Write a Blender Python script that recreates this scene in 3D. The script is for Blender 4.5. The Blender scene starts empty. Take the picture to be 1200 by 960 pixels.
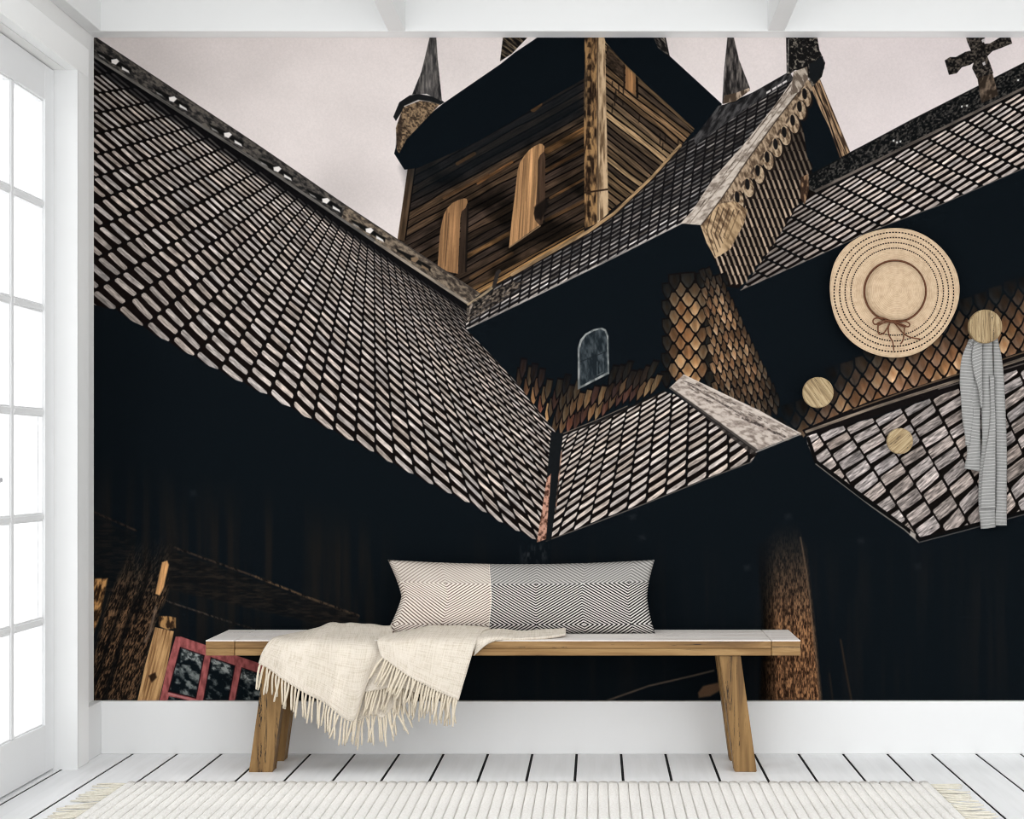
import bpy, bmesh, math, random
import numpy as np
from mathutils import Vector, Matrix, noise

random.seed(4)
S = bpy.context.scene
COL = S.collection

# ---------------------------------------------------------------- measures (metres; one-point view on the mural wall)
EYE = 1.08              # camera height
D = 6.10                # distance to the face of the back baseboard
DM = 6.125              # distance to the mural wall
U = EYE / 344.0         # metres per photo pixel at distance D


def at(px, py, d):
    """point seen at pixel (px, py) standing at distance d"""
    k = U * d / D
    return Vector(((px - 700) * k, d, EYE + (540 - py) * k))


# ---------------------------------------------------------------- camera
cam_data = bpy.data.cameras.new('camera')
cam = bpy.data.objects.new('camera', cam_data)
COL.objects.link(cam)
cam.location = (0, 0, EYE)
cam.rotation_euler = (math.pi / 2, 0, 0)
cam_data.sensor_width = 36
cam_data.lens = 36 * (D / U) / 1200
cam_data.shift_x = -100 / 1200
cam_data.shift_y = 60 / 1200
cam_data.clip_end = 200
S.camera = cam

# ---------------------------------------------------------------- world, sun, exposure
S.view_settings.view_transform = 'Standard'
S.view_settings.look = 'None'
S.view_settings.gamma = 1
S.view_settings.use_curve_mapping = False
S.view_settings.exposure = 1.0
S.cycles.filter_width = 1.1
world = bpy.data.worlds.new('overcast_sky')
S.world = world
world.use_nodes = True
bg = world.node_tree.nodes['Background']
bg.inputs['Color'].default_value = (0.99, 0.995, 1.0, 1)
bg.inputs['Strength'].default_value = 1.0
sun_data = bpy.data.lights.new('sun', 'SUN')
sun = bpy.data.objects.new('sun', sun_data)
COL.objects.link(sun)
sun_data.energy = 0.4
sun_data.angle = math.radians(2.5)
sun_data.color = (1.0, 0.97, 0.93)
sun.location = (-6, 3, 5)
sun.rotation_euler = Vector((1.0, 0.015, -0.40)).to_track_quat('-Z', 'Y').to_euler()
MURAL_GAIN = 0.92       # print albedo per unit of photographed brightness

# ---------------------------------------------------------------- helpers


def link(name, me, parent=None, loc=None):
    o = bpy.data.objects.new(name, me)
    COL.objects.link(o)
    if parent:
        o.parent = parent
    if loc is not None:
        o.location = loc
    return o


def mesh_of(bm, name, mat, smooth=False):
    me = bpy.data.meshes.new(name)
    bmesh.ops.recalc_face_normals(bm, faces=bm.faces)
    bm.to_mesh(me)
    bm.free()
    if mat:
        me.materials.append(mat)
    if smooth:
        for p in me.polygons:
            p.use_smooth = True
    return me


def obj(name, bm, mat, parent=None, smooth=False, loc=None):
    return link(name, mesh_of(bm, name, mat, smooth), parent, loc)


def empty(name, loc=(0, 0, 0)):
    o = bpy.data.objects.new(name, None)
    o.empty_display_size = .1
    o.location = loc
    COL.objects.link(o)
    return o


def tag(o, label, cat, group=None):
    o['label'] = label
    o['category'] = cat
    if group:
        o['group'] = group
    return o


def struct(o):
    o['kind'] = 'structure'
    return o


def box(bm, x0, x1, y0, y1, z0, z1, bev=0.0):
    r = bmesh.ops.create_cube(bm, size=1)
    vs = r['verts']
    for v in vs:
        v.co = Vector((x0 if v.co.x < 0 else x1, y0 if v.co.y < 0 else y1, z0 if v.co.z < 0 else z1))
    if bev:
        es = list({e for v in vs for e in v.link_edges})
        bmesh.ops.bevel(bm, geom=es, offset=bev, segments=1, affect='EDGES')
    return vs


def bx(*a, bev=0.0):
    bm = bmesh.new()
    box(bm, *a, bev=bev)
    return bm


def tube(bm, pts, rad, n=8, caps=True):
    pts = [Vector(p) for p in pts]
    rs = rad if isinstance(rad, (list, tuple)) else [rad] * len(pts)
    rings = []
    up = Vector((0, 0, 1))
    prev = None
    for i, p in enumerate(pts):
        t = (pts[min(i + 1, len(pts) - 1)] - pts[max(i - 1, 0)]).normalized()
        if prev is None:
            a = t.cross(up if abs(t.z) < .9 else Vector((0, 1, 0))).normalized()
        else:
            a = (prev - t * prev.dot(t)).normalized()
        prev = a
        b = t.cross(a)
        rings.append([bm.verts.new(p + (a * math.cos(2 * math.pi * k / n) + b * math.sin(2 * math.pi * k / n)) * rs[i]) for k in range(n)])
    for r0, r1 in zip(rings[:-1], rings[1:]):
        for k in range(n):
            bm.faces.new((r0[k], r0[(k + 1) % n], r1[(k + 1) % n], r1[k]))
    if caps:
        bm.faces.new(rings[0][::-1])
        bm.faces.new(rings[-1])


def catmull(P, n):
    """smooth curve through the points P (Vectors), n samples per span"""
    P = [Vector(p) for p in P]
    Q = [2 * P[0] - P[1]] + P + [2 * P[-1] - P[-2]]
    out = []
    for i in range(1, len(Q) - 2):
        p0, p1, p2, p3 = Q[i - 1:i + 3]
        for k in range(n):
            t = k / n
            out.append(.5 * (2 * p1 + (p2 - p0) * t + (2 * p0 - 5 * p1 + 4 * p2 - p3) * t * t + (3 * p1 - p0 - 3 * p2 + p3) * t ** 3))
    out.append(P[-1])
    return out


# ---------------------------------------------------------------- materials
class N:
    """tiny node-graph helper"""

    def __init__(self, name):
        self.m = bpy.data.materials.new(name)
        self.m.use_nodes = True
        self.t = self.m.node_tree
        self.b = self.t.nodes['Principled BSDF']

    def n(self, kind, **kw):
        x = self.t.nodes.new(kind)
        for k, v in kw.items():
            setattr(x, k, v)
        return x

    def l(self, a, b):
        self.t.links.new(a, b)

    def math(self, op, a, b=None, c=None):
        x = self.n('ShaderNodeMath', operation=op)
        for i, v in enumerate((a, b, c)):
            if v is None:
                continue
            if isinstance(v, (int, float)):
                x.inputs[i].default_value = v
            else:
                self.l(v, x.inputs[i])
        return x.outputs[0]

    def coord(self, scale=(1, 1, 1), which='Object', rot=(0, 0, 0)):
        c = self.n('ShaderNodeTexCoord')
        mp = self.n('ShaderNodeMapping')
        mp.inputs['Scale'].default_value = scale
        mp.inputs['Rotation'].default_value = rot
        self.l(c.outputs[which], mp.inputs['Vector'])
        return mp.outputs[0]

    def noise(self, vec, scale, detail=4, rough=.55, dist=0):
        x = self.n('ShaderNodeTexNoise')
        x.inputs['Scale'].default_value = scale
        x.inputs['Detail'].default_value = detail
        x.inputs['Roughness'].default_value = rough
        x.inputs['Distortion'].default_value = dist
        self.l(vec, x.inputs['Vector'])
        return x.outputs['Fac']

    def ramp(self, fac, stops):
        x = self.n('ShaderNodeValToRGB')
        cr = x.color_ramp
        while len(cr.elements) < len(stops):
            cr.elements.new(.5)
        for e, (p, c) in zip(cr.elements, stops):
            e.position = p
            e.color = (*c, 1)
        self.l(fac, x.inputs[0])
        return x.outputs[0]

    def mix(self, fac, a, b, mode='MIX'):
        x = self.n('ShaderNodeMix', data_type='RGBA', blend_type=mode)
        for s, v in ((x.inputs[0], fac), (x.inputs[6], a), (x.inputs[7], b)):
            if isinstance(v, (int, float)):
                s.default_value = v
            elif isinstance(v, tuple):
                s.default_value = (*v, 1)
            else:
                self.l(v, s)
        return x.outputs[2]

    def bump(self, h, strength, dist=.01):
        x = self.n('ShaderNodeBump')
        x.inputs['Strength'].default_value = strength
        x.inputs['Distance'].default_value = dist
        self.l(h, x.inputs['Height'])
        self.l(x.outputs[0], self.b.inputs['Normal'])

    def set(self, color=None, rough=.6, spec=.3):
        if isinstance(color, tuple):
            self.b.inputs['Base Color'].default_value = (*color, 1)
        elif color is not None:
            self.l(color, self.b.inputs['Base Color'])
        self.b.inputs['Roughness'].default_value = rough
        self.b.inputs['Specular IOR Level'].default_value = spec
        return self.m


def lin(r, g, b):
    return tuple(((c / 255) / 12.92 if c / 255 <= .04045 else ((c / 255 + .055) / 1.055) ** 2.4) for c in (r, g, b))


def plaster(name, c, rough=.75):
    g = N(name)
    v = g.coord()
    f = g.noise(v, 3.0, 3)
    col = g.mix(f, tuple(x * .97 for x in c), c)
    g.bump(g.noise(v, 90, 2), .03, .002)
    return g.set(col, rough, .25)


M_WALL = plaster('white_painted_plaster', (.86, .86, .85))
M_TRIM = plaster('white_satin_paint', (.81, .815, .815), .5)
M_CASING = plaster('white_gloss_casing_paint', (.90, .905, .90), .45)
M_DOOR = plaster('pale_grey_door_paint', (.80, .81, .82), .45)
M_CEIL = plaster('ceiling_white', (.80, .805, .79))


def floor_paint():
    g = N('white_floor_paint')
    v = g.coord((9, .6, 1))
    f = g.noise(v, 3.5, 5, .6, .4)
    info = g.n('ShaderNodeObjectInfo')
    col = g.ramp(f, [(.25, (.80, .81, .815)), (.6, (.87, .88, .89)), (.9, (.90, .905, .91))])
    rnd = g.math('MULTIPLY_ADD', info.outputs['Random'], .07, .95)
    x = g.n('ShaderNodeVectorMath', operation='SCALE')
    g.l(col, x.inputs[0])
    g.l(rnd, x.inputs['Scale'])
    g.bump(g.noise(v, 14, 4), .06, .002)
    return g.set(x.outputs[0], .42, .35)


M_FLOOR = floor_paint()
g = N('dark_joint')
M_GAP = g.set((.012, .012, .013), .9, .1)


def wood(name, axis, dark, mid, light, crack=.5, rough=.55, k=1.0):
    g = N(name)
    sc = {'X': (.9, 14, 14), 'Y': (14, .9, 14), 'Z': (14, 14, .9)}[axis]
    info = g.n('ShaderNodeObjectInfo')
    c = g.n('ShaderNodeTexCoord')
    add = g.n('ShaderNodeVectorMath', operation='ADD')
    g.l(c.outputs['Object'], add.inputs[0])
    off = g.n('ShaderNodeCombineXYZ')
    o = g.math('MULTIPLY', info.outputs['Random'], 13.0)
    for i in range(3):
        g.l(o, off.inputs[i])
    g.l(off.outputs[0], add.inputs[1])
    mp = g.n('ShaderNodeMapping')
    mp.inputs['Scale'].default_value = tuple(s * k for s in sc)
    g.l(add.outputs[0], mp.inputs['Vector'])
    v = mp.outputs[0]
    f1 = g.noise(v, 2.2, 6, .62, .9)
    col = g.ramp(f1, [(.28, dark), (.46, mid), (.62, light), (.8, mid)])
    f2 = g.noise(v, 6.0, 3, .6, .3)
    col = g.mix(g.math('MULTIPLY', f2, .5), col, tuple(x * .72 for x in mid))
    mp2 = g.n('ShaderNodeMapping')
    mp2.inputs['Scale'].default_value = tuple((s * .55 if s < 5 else s * .85) * k for s in sc)
    g.l(add.outputs[0], mp2.inputs['Vector'])
    f3 = g.noise(mp2.outputs[0], 2.4, 5, .7, 1.6)
    kn = g.math('LESS_THAN', g.math('ABSOLUTE', g.math('SUBTRACT', f3, .62)), .007 * crack)
    col = g.mix(kn, col, tuple(x * .12 for x in dark))
    g.bump(f1, .25, .003)
    return g.set(col, rough, .3)


OAK = (lin(88, 62, 34), lin(136, 103, 62), lin(166, 133, 88))
M_OAK_X = wood('oak_along_length', 'X', *OAK, crack=1.2)
M_OAK_Z = wood('oak_leg', 'Z', lin(80, 56, 30), lin(128, 97, 57), lin(156, 122, 76), crack=2.2)
M_TOP = wood('oak_top_painted_sheen', 'X', lin(214, 204, 194), lin(238, 231, 225), lin(246, 241, 237), crack=.5, rough=.5)  # oak made paler: the light sheen on the bench top is painted in
M_PEG = wood('pale_oak_knob', 'Z', lin(78, 60, 38), lin(154, 131, 95), lin(192, 171, 133), crack=2.4, k=3.4)


def glass():
    g = N('window_glass')
    g.t.nodes.remove(g.b)
    out = g.t.nodes['Material Output']
    tr = g.n('ShaderNodeBsdfTransparent')
    gl = g.n('ShaderNodeBsdfGlossy')
    gl.inputs['Roughness'].default_value = .02
    lw = g.n('ShaderNodeLayerWeight')
    fr = g.math('MULTIPLY_ADD', g.math('POWER', lw.outputs['Facing'], 5.0), .35, .03)
    mx = g.n('ShaderNodeMixShader')
    g.l(fr, mx.inputs[0])
    g.l(tr.outputs[0], mx.inputs[1])
    g.l(gl.outputs[0], mx.inputs[2])
    g.l(mx.outputs[0], out.inputs['Surface'])
    return g.m


M_GLASS = glass()


def woven(name, c, c2, scale=420, bump=.35):
    g = N(name)
    v = g.coord(which='UV')
    w1 = g.n('ShaderNodeTexWave', wave_type='BANDS', bands_direction='X')
    w2 = g.n('ShaderNodeTexWave', wave_type='BANDS', bands_direction='Y')
    for w in (w1, w2):
        w.inputs['Scale'].default_value = scale / 6.28
        w.inputs['Distortion'].default_value = 1.5
        w.inputs['Detail'].default_value = 2
        g.l(v, w.inputs['Vector'])
    m1 = g.n('ShaderNodeMapping')
    m1.inputs['Scale'].default_value = (1, .06, 1)
    g.l(v, m1.inputs['Vector'])
    m2 = g.n('ShaderNodeMapping')
    m2.inputs['Scale'].default_value = (.06, 1, 1)
    g.l(v, m2.inputs['Vector'])
    s1 = g.noise(m1.outputs[0], 230, 3)
    s2 = g.noise(m2.outputs[0], 230, 3)
    f = g.math('MULTIPLY', g.math('ADD', s1, s2), .5)
    col = g.ramp(f, [(.36, c2), (.52, c), (.8, tuple(min(1, x * 1.08) for x in c))])
    h = g.math('ADD', w1.outputs['Fac'], w2.outputs['Fac'])
    g.bump(h, bump, .0015)
    return g.set(col, .95, .1)


M_THROW = woven('cream_wool_weave', lin(218, 209, 196), lin(196, 184, 166))
g = N('cream_wool_yarn')
v = g.coord((1, 1, 1))
M_YARN = g.set(g.mix(g.noise(v, 160, 3), lin(200, 188, 166), lin(224, 214, 197)), .95, .1)
g = N('rug_cotton_yarn')
v = g.coord((1, 1, 1))
M_RUGYARN = g.set(g.mix(g.noise(v, 120, 3), lin(206, 200, 182), lin(232, 228, 217)), .95, .1)
# ---------------------------------------------------------------- the printed wall mural (flat print)
MX0, MY0, MX1, MY1, MS = 110.0, 44.0, 1290.0, 822.0, 2


def paint_mural():
    W, H = int((MX1 - MX0) * MS), int((MY1 - MY0) * MS)
    rs = np.random.RandomState(11)
    cv = np.zeros((H, W, 3), np.float32)
    YY, XX = np.mgrid[0:H, 0:W].astype(np.float32)
    XX = XX / MS + MX0 + .25
    YY = YY / MS + MY0 + .25

    # ---- noise
    def vnoise(u, v, seed=0):
        r = np.random.RandomState(seed).rand(256, 256).astype(np.float32)
        iu, iv = np.floor(u).astype(int), np.floor(v).astype(int)
        fu, fv = u - iu, v - iv
        fu, fv = fu * fu * (3 - 2 * fu), fv * fv * (3 - 2 * fv)
        a, b = r[iv & 255, iu & 255], r[iv & 255, (iu + 1) & 255]
        c, d = r[(iv + 1) & 255, iu & 255], r[(iv + 1) & 255, (iu + 1) & 255]
        return (a + (b - a) * fu) * (1 - fv) + (c + (d - c) * fu) * fv

    def fbm(u, v, seed=0, n=4):
        s, a, t = 0, .5, 0
        for k in range(n):
            s = s + a * vnoise(u * 2 ** k, v * 2 ** k, seed + k)
            t += a
            a *= .5
        return s / t

    grain = fbm(XX / 1.6, YY / 1.6, 5, 2)

    # ---- coverage
    def box(pts, pad):
        p = np.asarray(pts, float)
        x0 = max(0, int((p[:, 0].min() - pad - MX0) * MS)); x1 = min(W, int((p[:, 0].max() + pad - MX0) * MS) + 2)
        y0 = max(0, int((p[:, 1].min() - pad - MY0) * MS)); y1 = min(H, int((p[:, 1].max() + pad - MY0) * MS) + 2)
        return y0, y1, x0, x1

    def seg_d2(X, Y, a, b):
        dx, dy = b[0] - a[0], b[1] - a[1]
        L = dx * dx + dy * dy + 1e-9
        t = np.clip(((X - a[0]) * dx + (Y - a[1]) * dy) / L, 0, 1)
        return (X - a[0] - t * dx) ** 2 + (Y - a[1] - t * dy) ** 2

    def cover(pts, soft=.35):
        y0, y1, x0, x1 = box(pts, soft * 2)
        if y1 <= y0 or x1 <= x0:
            return None
        X, Y = XX[y0:y1, x0:x1], YY[y0:y1, x0:x1]
        ins = np.zeros(X.shape, bool)
        d2 = np.full(X.shape, 1e9, np.float32)
        n = len(pts)
        for i in range(n):
            a, b = pts[i], pts[(i + 1) % n]
            d2 = np.minimum(d2, seg_d2(X, Y, a, b))
            if a[1] != b[1]:
                ins ^= ((a[1] > Y) != (b[1] > Y)) & (X < (b[0] - a[0]) * (Y - a[1]) / (b[1] - a[1]) + a[0])
        d = np.sqrt(d2)
        return (slice(y0, y1), slice(x0, x1)), np.clip(.5 + np.where(ins, d, -d) / (2 * soft), 0, 1)

    def put(sl, m, col):
        if callable(col):
            col = col(XX[sl], YY[sl])
        cv[sl] = cv[sl] * (1 - m[..., None]) + np.asarray(col, np.float32) * m[..., None]

    def fill(pts, col, alpha=1., soft=.35):
        r = cover(pts, soft)
        if r:
            put(r[0], r[1] * alpha, col)

    def line(pts, w, col, alpha=1., soft=.4):
        y0, y1, x0, x1 = box(pts, w + soft)
        if y1 <= y0 or x1 <= x0:
            return
        sl = (slice(y0, y1), slice(x0, x1))
        X, Y = XX[sl], YY[sl]
        d2 = np.full(X.shape, 1e9, np.float32)
        for a, b in zip(pts[:-1], pts[1:]):
            d2 = np.minimum(d2, seg_d2(X, Y, a, b))
        put(sl, np.clip((w / 2 - np.sqrt(d2)) / (2 * soft) + .5, 0, 1) * alpha, col)

    def streaky(base, slope, amp=.35, seed=0, fx=.03, fy=.6):
        base = np.array(base, np.float32)
        L = math.hypot(1, slope)

        def f(X, Y):
            u, v = (X + slope * Y) / L, (Y - slope * X) / L
            n = fbm(u * fx * 2, v * fy, seed, 4)
            k = 1 + amp * (n - .5) * 2
            return base * k[..., None]
        return f

    def vstreak(base, lean=0., amp=.6, seed=0, fx=.35, fy=.03):
        base = np.array(base, np.float32)

        def f(X, Y):
            n = fbm((X - lean * Y) * fx, Y * fy, seed, 4)
            return base * (1 + amp * (n - .5) * 2)[..., None]
        return f

    def bark(dark, light, lean, seed, lo=.42, hi=.66, fx=.3, fy=.12):
        dark, light = np.array(dark, np.float32), np.array(light, np.float32)

        def f(X, Y):
            n = fbm((X - lean * Y) * fx, Y * fy, seed, 4)
            k = np.clip((n - lo) / (hi - lo), 0, 1)[..., None]
            return dark + (light - dark) * k
        return f

    def planks(pts, slope, pitch, cols, gap, seed, amp=.4, soft=.35, wob=.25):
        r = np.random.RandomState(seed)
        tab = np.array([cols[r.randint(len(cols))] for _ in range(256)], np.float32) * r.uniform(.75, 1.2, (256, 1))
        L = math.hypot(1, slope)

        def f(X, Y):
            u, v = (X + slope * Y) / L, (Y - slope * X) / L
            n = v / pitch + wob * (fbm(u * .02, v * .12, seed + 3, 2) - .5) * 2
            i = np.floor(n).astype(int)
            fr = n - i
            c = tab[i & 255]
            s = fbm(u * .06 + i * 7.3, v * .8, seed + 9, 4)
            c = c * (1 + amp * (s - .5) * 2.6)[..., None]
            g = np.clip((np.minimum(fr, 1 - fr) * pitch - gap / 2) / .8 + .5, 0, 1)[..., None]
            return c * g + np.array((12, 10, 10), np.float32) * (1 - g)
        fill(pts, f, soft=soft)

    def lerp_tab(tab, c):
        tab = np.asarray(tab, float)
        k, v = tab[:, 0], tab[:, 1]
        if c < k[0]:
            return v[0] + (c - k[0]) * (v[1] - v[0]) / (k[1] - k[0])
        if c > k[-1]:
            return v[-1] + (c - k[-1]) * (v[-1] - v[-2]) / (k[-1] - k[-2])
        return float(np.interp(c, k, v))

    def shingles(clip, E, R, cols, nrow, ratio, tilt, h, gx, lite, seed, dark=(17, 13, 12), seam=(13, 16, 18), tone=None,
                 var=.14, tipround=.25, tex=.2, seamw=.0, rmax=1.0, lo=.12, cut=.06):
        """courses of split shingles between an eave curve E(c) and a ridge curve R(c), in print coordinates"""
        r = np.random.RandomState(seed)
        rc = cover(clip, .4)
        sl, m = rc
        whole = cv.copy()
        keep = cv[sl].copy()
        cv[sl] = np.array(dark, np.float32)
        q = ratio ** (-1 / max(1, nrow - 1))
        st = q ** np.arange(nrow)
        tk = np.concatenate([[0], np.cumsum(st)]) / st.sum() * rmax
        hi = np.asarray(clip, float)
        bx0, by0, bx1, by1 = hi[:, 0].min() - 6, hi[:, 1].min() - 6, hi[:, 0].max() + 6, hi[:, 1].max() + 6
        for c in range(cols[0], cols[1]):
            e0, e1, r0, r1 = E(c), E(c + 1), R(c), R(c + 1)

            def P(s, t):
                ex, ey = e0[0] + (e1[0] - e0[0]) * s, e0[1] + (e1[1] - e0[1]) * s
                rx, ry = r0[0] + (r1[0] - r0[0]) * s, r0[1] + (r1[1] - r0[1]) * s
                return (ex + (rx - ex) * t, ey + (ry - ey) * t)
            for k in range(-1, nrow):
                if k < 0:
                    t0, dt = tk[0] - (tk[1] - tk[0]), tk[1] - tk[0]
                else:
                    t0, dt = tk[k], tk[k + 1] - tk[k]
                mid = P(.5, t0 + dt / 2)
                if not (bx0 < mid[0] < bx1 and by0 < mid[1] < by1):
                    continue
                jt = r.uniform(-.07, .07) * dt
                a = t0 + dt * lo + jt
                b = a + dt * h
                T = tilt * dt * r.uniform(.8, 1.2)
                gl, gr = gx * r.uniform(.6, 1.4), 1 - gx * r.uniform(.6, 1.4)
                tr = tipround * dt
                poly = [P(gl, a + T + tr * .4), P(gl + cut, a + T * .75), P(.5, a - tr * .15), P(gr - cut, a - T * .75), P(gr, a - T + tr * .4),
                        P(gr, b - T - tr * .3), P(gr - cut, b - T * .8), P(gl + cut, b + T * .8), P(gl, b + T - tr * .5)]
                g = 1 + r.uniform(-var, var)
                hue = r.uniform(-1, 1)
                base = np.array(lite, np.float32) * g + np.array((3, 0, -3), np.float32) * hue
                if tone:
                    base = base * tone(*mid)
                ph = r.uniform(0, 99)
                p0, p1 = P(0, t0), P(1, t0 - 2 * T)
                dx, dy = p1[0] - p0[0], p1[1] - p0[1]
                L = math.hypot(dx, dy) + 1e-6

                def shade(X, Y, base=base, ph=ph, dx=dx / L, dy=dy / L):
                    u, v = X * dx + Y * dy, Y * dx - X * dy
                    n = fbm(u * .12 + ph, v * .7 + ph, seed, 3)
                    return base * (1 + tex * (n - .5) * 2.6)[..., None]
                fill(poly, shade, soft=.42)
            if seamw:
                line([P(0, -.05), P(0, 1.02)], seamw, seam, .75)
        done = keep * (1 - m[..., None]) + cv[sl] * m[..., None]
        cv[:] = whole
        cv[sl] = done

    def scale(x, y, d, a, col, edge=(16, 13, 12), tip=.5, tex=.3, seed=3):
        """one pointed wall shingle; d = vector to its tip, a = half width vector"""
        def q(s, t, g=1.):
            return (x + a[0] * s * g + d[0] * t, y + a[1] * s * g + d[1] * t)
        fill([q(-1.12, -.1), q(1.12, -.1), q(1.14, tip), q(.5, .96), q(0, 1.16), q(-.5, .96), q(-1.14, tip)], edge)
        base = np.array(col, np.float32)
        ph = x * .37 + y * .11

        def shade(X, Y):
            L = math.hypot(*d)
            t = ((X - x) * d[0] + (Y - y) * d[1]) / (L * L)
            s = ((X - x) * a[0] + (Y - y) * a[1]) / (a[0] ** 2 + a[1] ** 2)
            n = fbm(s * 1.7 + ph, t * 1.2 + ph, seed, 3)
            k = (.72 + .4 * t) * (1 + tex * (n - .5) * 2.4)
            c = base * k[..., None]
            w = np.clip(1 - np.hypot(s * 1.3, (t - .45) * 2.2), 0, 1)[..., None]
            return c * (1 - .35 * w) + np.array((165, 92, 40), np.float32) * (base.mean() / 150) * w * .35
        fill([q(-.9, 0), q(.9, 0), q(.92, tip - .06), q(.38, .86), q(0, 1.), q(-.38, .86), q(-.92, tip - .06)], shade, soft=.45)

    def ell(x, y, a, b, rot=0., n=18):
        c, q = math.cos(rot), math.sin(rot)
        return [(x + a * math.cos(t) * c - b * math.sin(t) * q, y + a * math.cos(t) * q + b * math.sin(t) * c) for t in [2 * math.pi * k / n for k in range(n)]]

    NIGHT = np.array((14, 19, 23), np.float32)

    # ---- sky
    n = fbm(XX / 170, YY / 120, 40, 4)
    n2 = fbm(XX / 60, YY / 45, 60, 3)
    sky = np.array((219, 209, 206), np.float32) * (1 + .10 * (n - .5) + .05 * (n2 - .5))[..., None]
    tl = np.exp(-(((XX - 200) / 90) ** 2 + ((YY - 80) / 40) ** 2))[..., None]
    bl = np.exp(-(((XX - 405) / 50) ** 2 + ((YY - 225) / 38) ** 2))[..., None]
    sky = sky * (1 - .07 * tl - .09 * bl)
    sky = sky + np.clip((XX - 780) / 300, 0, 1)[..., None] * np.array((3, 2, 4), np.float32)
    cv[:] = sky

    # ---- everything under the roofs is night dark
    fill([(110, 357), (546, 380), (560, 340), (700, 240), (812, 150), (846, 124), (925, 90), (956, 96), (993, 180), (1068, 142), (1290, 30), (1290, 822), (110, 822)], NIGHT)

    # ================= TOWER
    fill([(480, 190), (684, 44), (715, 44), (815, 150), (700, 300), (548, 345), (466, 280)], (22, 19, 18))
    brown = [(53, 42, 34), (64, 50, 39), (44, 36, 31), (73, 57, 43), (57, 46, 39), (41, 35, 32)]
    planks([(484, 190), (684, 60), (686, 290), (549, 352), (466, 283)], -.56, 8.2, brown, 1.5, 21, amp=.42)
    for (a, b, c, w) in [((641, 177), (685, 152), (118, 84, 52), 7), ((548, 300), (600, 272), (104, 76, 48), 5), ((640, 200), (684, 176), (88, 62, 40), 4),
                         ((560, 215), (600, 190), (98, 68, 42), 3), ((520, 232), (572, 205), (84, 60, 40), 3), ((645, 232), (684, 210), (92, 66, 42), 3),
                         ((552, 326), (600, 297), (86, 64, 44), 4), ((640, 258), (684, 236), (80, 58, 38), 4), ((625, 128), (632, 122), (130, 86, 46), 7),
                         ((536, 192), (556, 180), (120, 80, 44), 4)]:
        line([a, b], w, streaky(c, -.56, .5, 4), .9)
    # dark smudges on the planks
    sm = fbm(XX / 40, YY / 30, 80, 3)
    rr = cover([(484, 190), (684, 60), (686, 290), (549, 352), (466, 283)])
    cv[rr[0]] *= (1 - rr[1] * np.clip((sm[rr[0]] - .42) * 2.4, 0, .55))[..., None]
    # left corner trim of the tower
    fill([(478, 196), (487, 194), (474, 283), (466, 280)], vstreak((74, 58, 44), -.1, .6, 7))
    line([(487, 196), (475, 281)], 1.4, (12, 10, 10))
    # foot beam
    planks([(548, 340), (684, 266), (686, 278), (620, 312), (552, 350)], -.57, 6.5, [(92, 69, 46), (120, 92, 60), (74, 56, 40)], 1.4, 33)
    # right wall
    tan = [(112, 90, 66), (94, 75, 56), (124, 102, 76), (80, 65, 50), (102, 80, 58), (66, 54, 44)]
    planks([(707, 46), (815, 150), (797, 172), (742, 226), (708, 252)], .80, 6.6, tan, 1.7, 45, amp=.42, wob=.35)
    for k in range(15):
        x = 716 + rs.rand() * 80
        y = 110 + (x - 716) * .75 + rs.rand() * 40 - 20
        line([(x, y), (x + rs.uniform(-1, 1), y + rs.uniform(5, 12))], 1.6, (24, 19, 16), .7)
    # tower right window
    fill([(711, 52), (731, 70), (731, 96), (711, 76)], streaky((46, 37, 30), .8, .8, 5, .1, .5))
    line([(710, 50), (732, 70)], 1.6, (150, 130, 100))
    fill([(733, 70), (745, 82), (745, 112), (733, 104)], vstreak((140, 102, 68), 0, .5, 6))
    line([(731.5, 70), (731.5, 104)], 1.6, (30, 22, 18))
    line([(746, 82), (747, 114)], 2.5, (22, 18, 16))
    # corner post
    fill([(684, 44), (700, 44), (700, 262), (685, 268)], bark((40, 29, 22), (150, 116, 78), 0, 90, .30, .62, .4, .09))
    fill([(699, 44), (709, 44), (713, 250), (700, 262)], bark((96, 76, 56), (190, 163, 130), 0, 95, .25, .6, .5, .06))
    line([(700, 44), (701, 258)], 1.3, (52, 38, 28), .8)
    for k in range(16):
        y = 50 + k * 13.3
        fill([(687 + rs.uniform(0, 3), y), (692, y - 1), (693, y + 6), (688, y + 5)], (26, 18, 14), .75, .8)
    line([(685, 226), (712, 222)], 2, (46, 34, 26))
    # overhanging dark eave, left and right
    dk = (13, 18, 22)
    fill([(462, 180), (466, 164), (520, 121), (587, 75), (603, 62), (636, 40), (685, 40), (685, 92), (640, 118), (560, 166), (490, 197), (474, 199)], dk)
    rr = cover([(474, 196), (560, 160), (685, 84), (685, 135), (540, 212), (484, 230)], 9)
    put(rr[0], rr[1] * .62, dk)
    fill([(707, 40), (765, 40), (785, 66), (846, 122), (832, 142), (815, 152), (750, 92), (735, 78), (710, 50)], dk)
    line([(714, 58), (812, 154)], 1.4, (96, 78, 56), .7)
    # arched shutters
    fill([(630, 176), (637, 172), (639, 186), (639, 240), (636, 262), (622, 272), (628, 240)], vstreak((66, 50, 39), 0, .4, 12))
    fill([(596.5, 290), (600, 255), (604, 223), (606.5, 200), (609, 191), (614, 183), (620, 176), (626, 171.5), (632, 168.5), (636, 169), (638, 172), (637, 178), (633, 182), (630.5, 188), (630, 210), (628, 240), (625.5, 250), (627, 258), (632, 264)],
         vstreak((164, 124, 86), -.06, .5, 14, .6, .015))
    line([(614, 186), (611, 230), (608, 280)], .9, (92, 66, 46), .8)
    line([(619, 178), (617, 200), (616, 236)], .7, (110, 80, 54), .6)
    fill([(626, 243), (640, 232), (644, 240), (634, 258), (627, 256)], (18, 15, 14), .85, 1.2)
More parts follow.
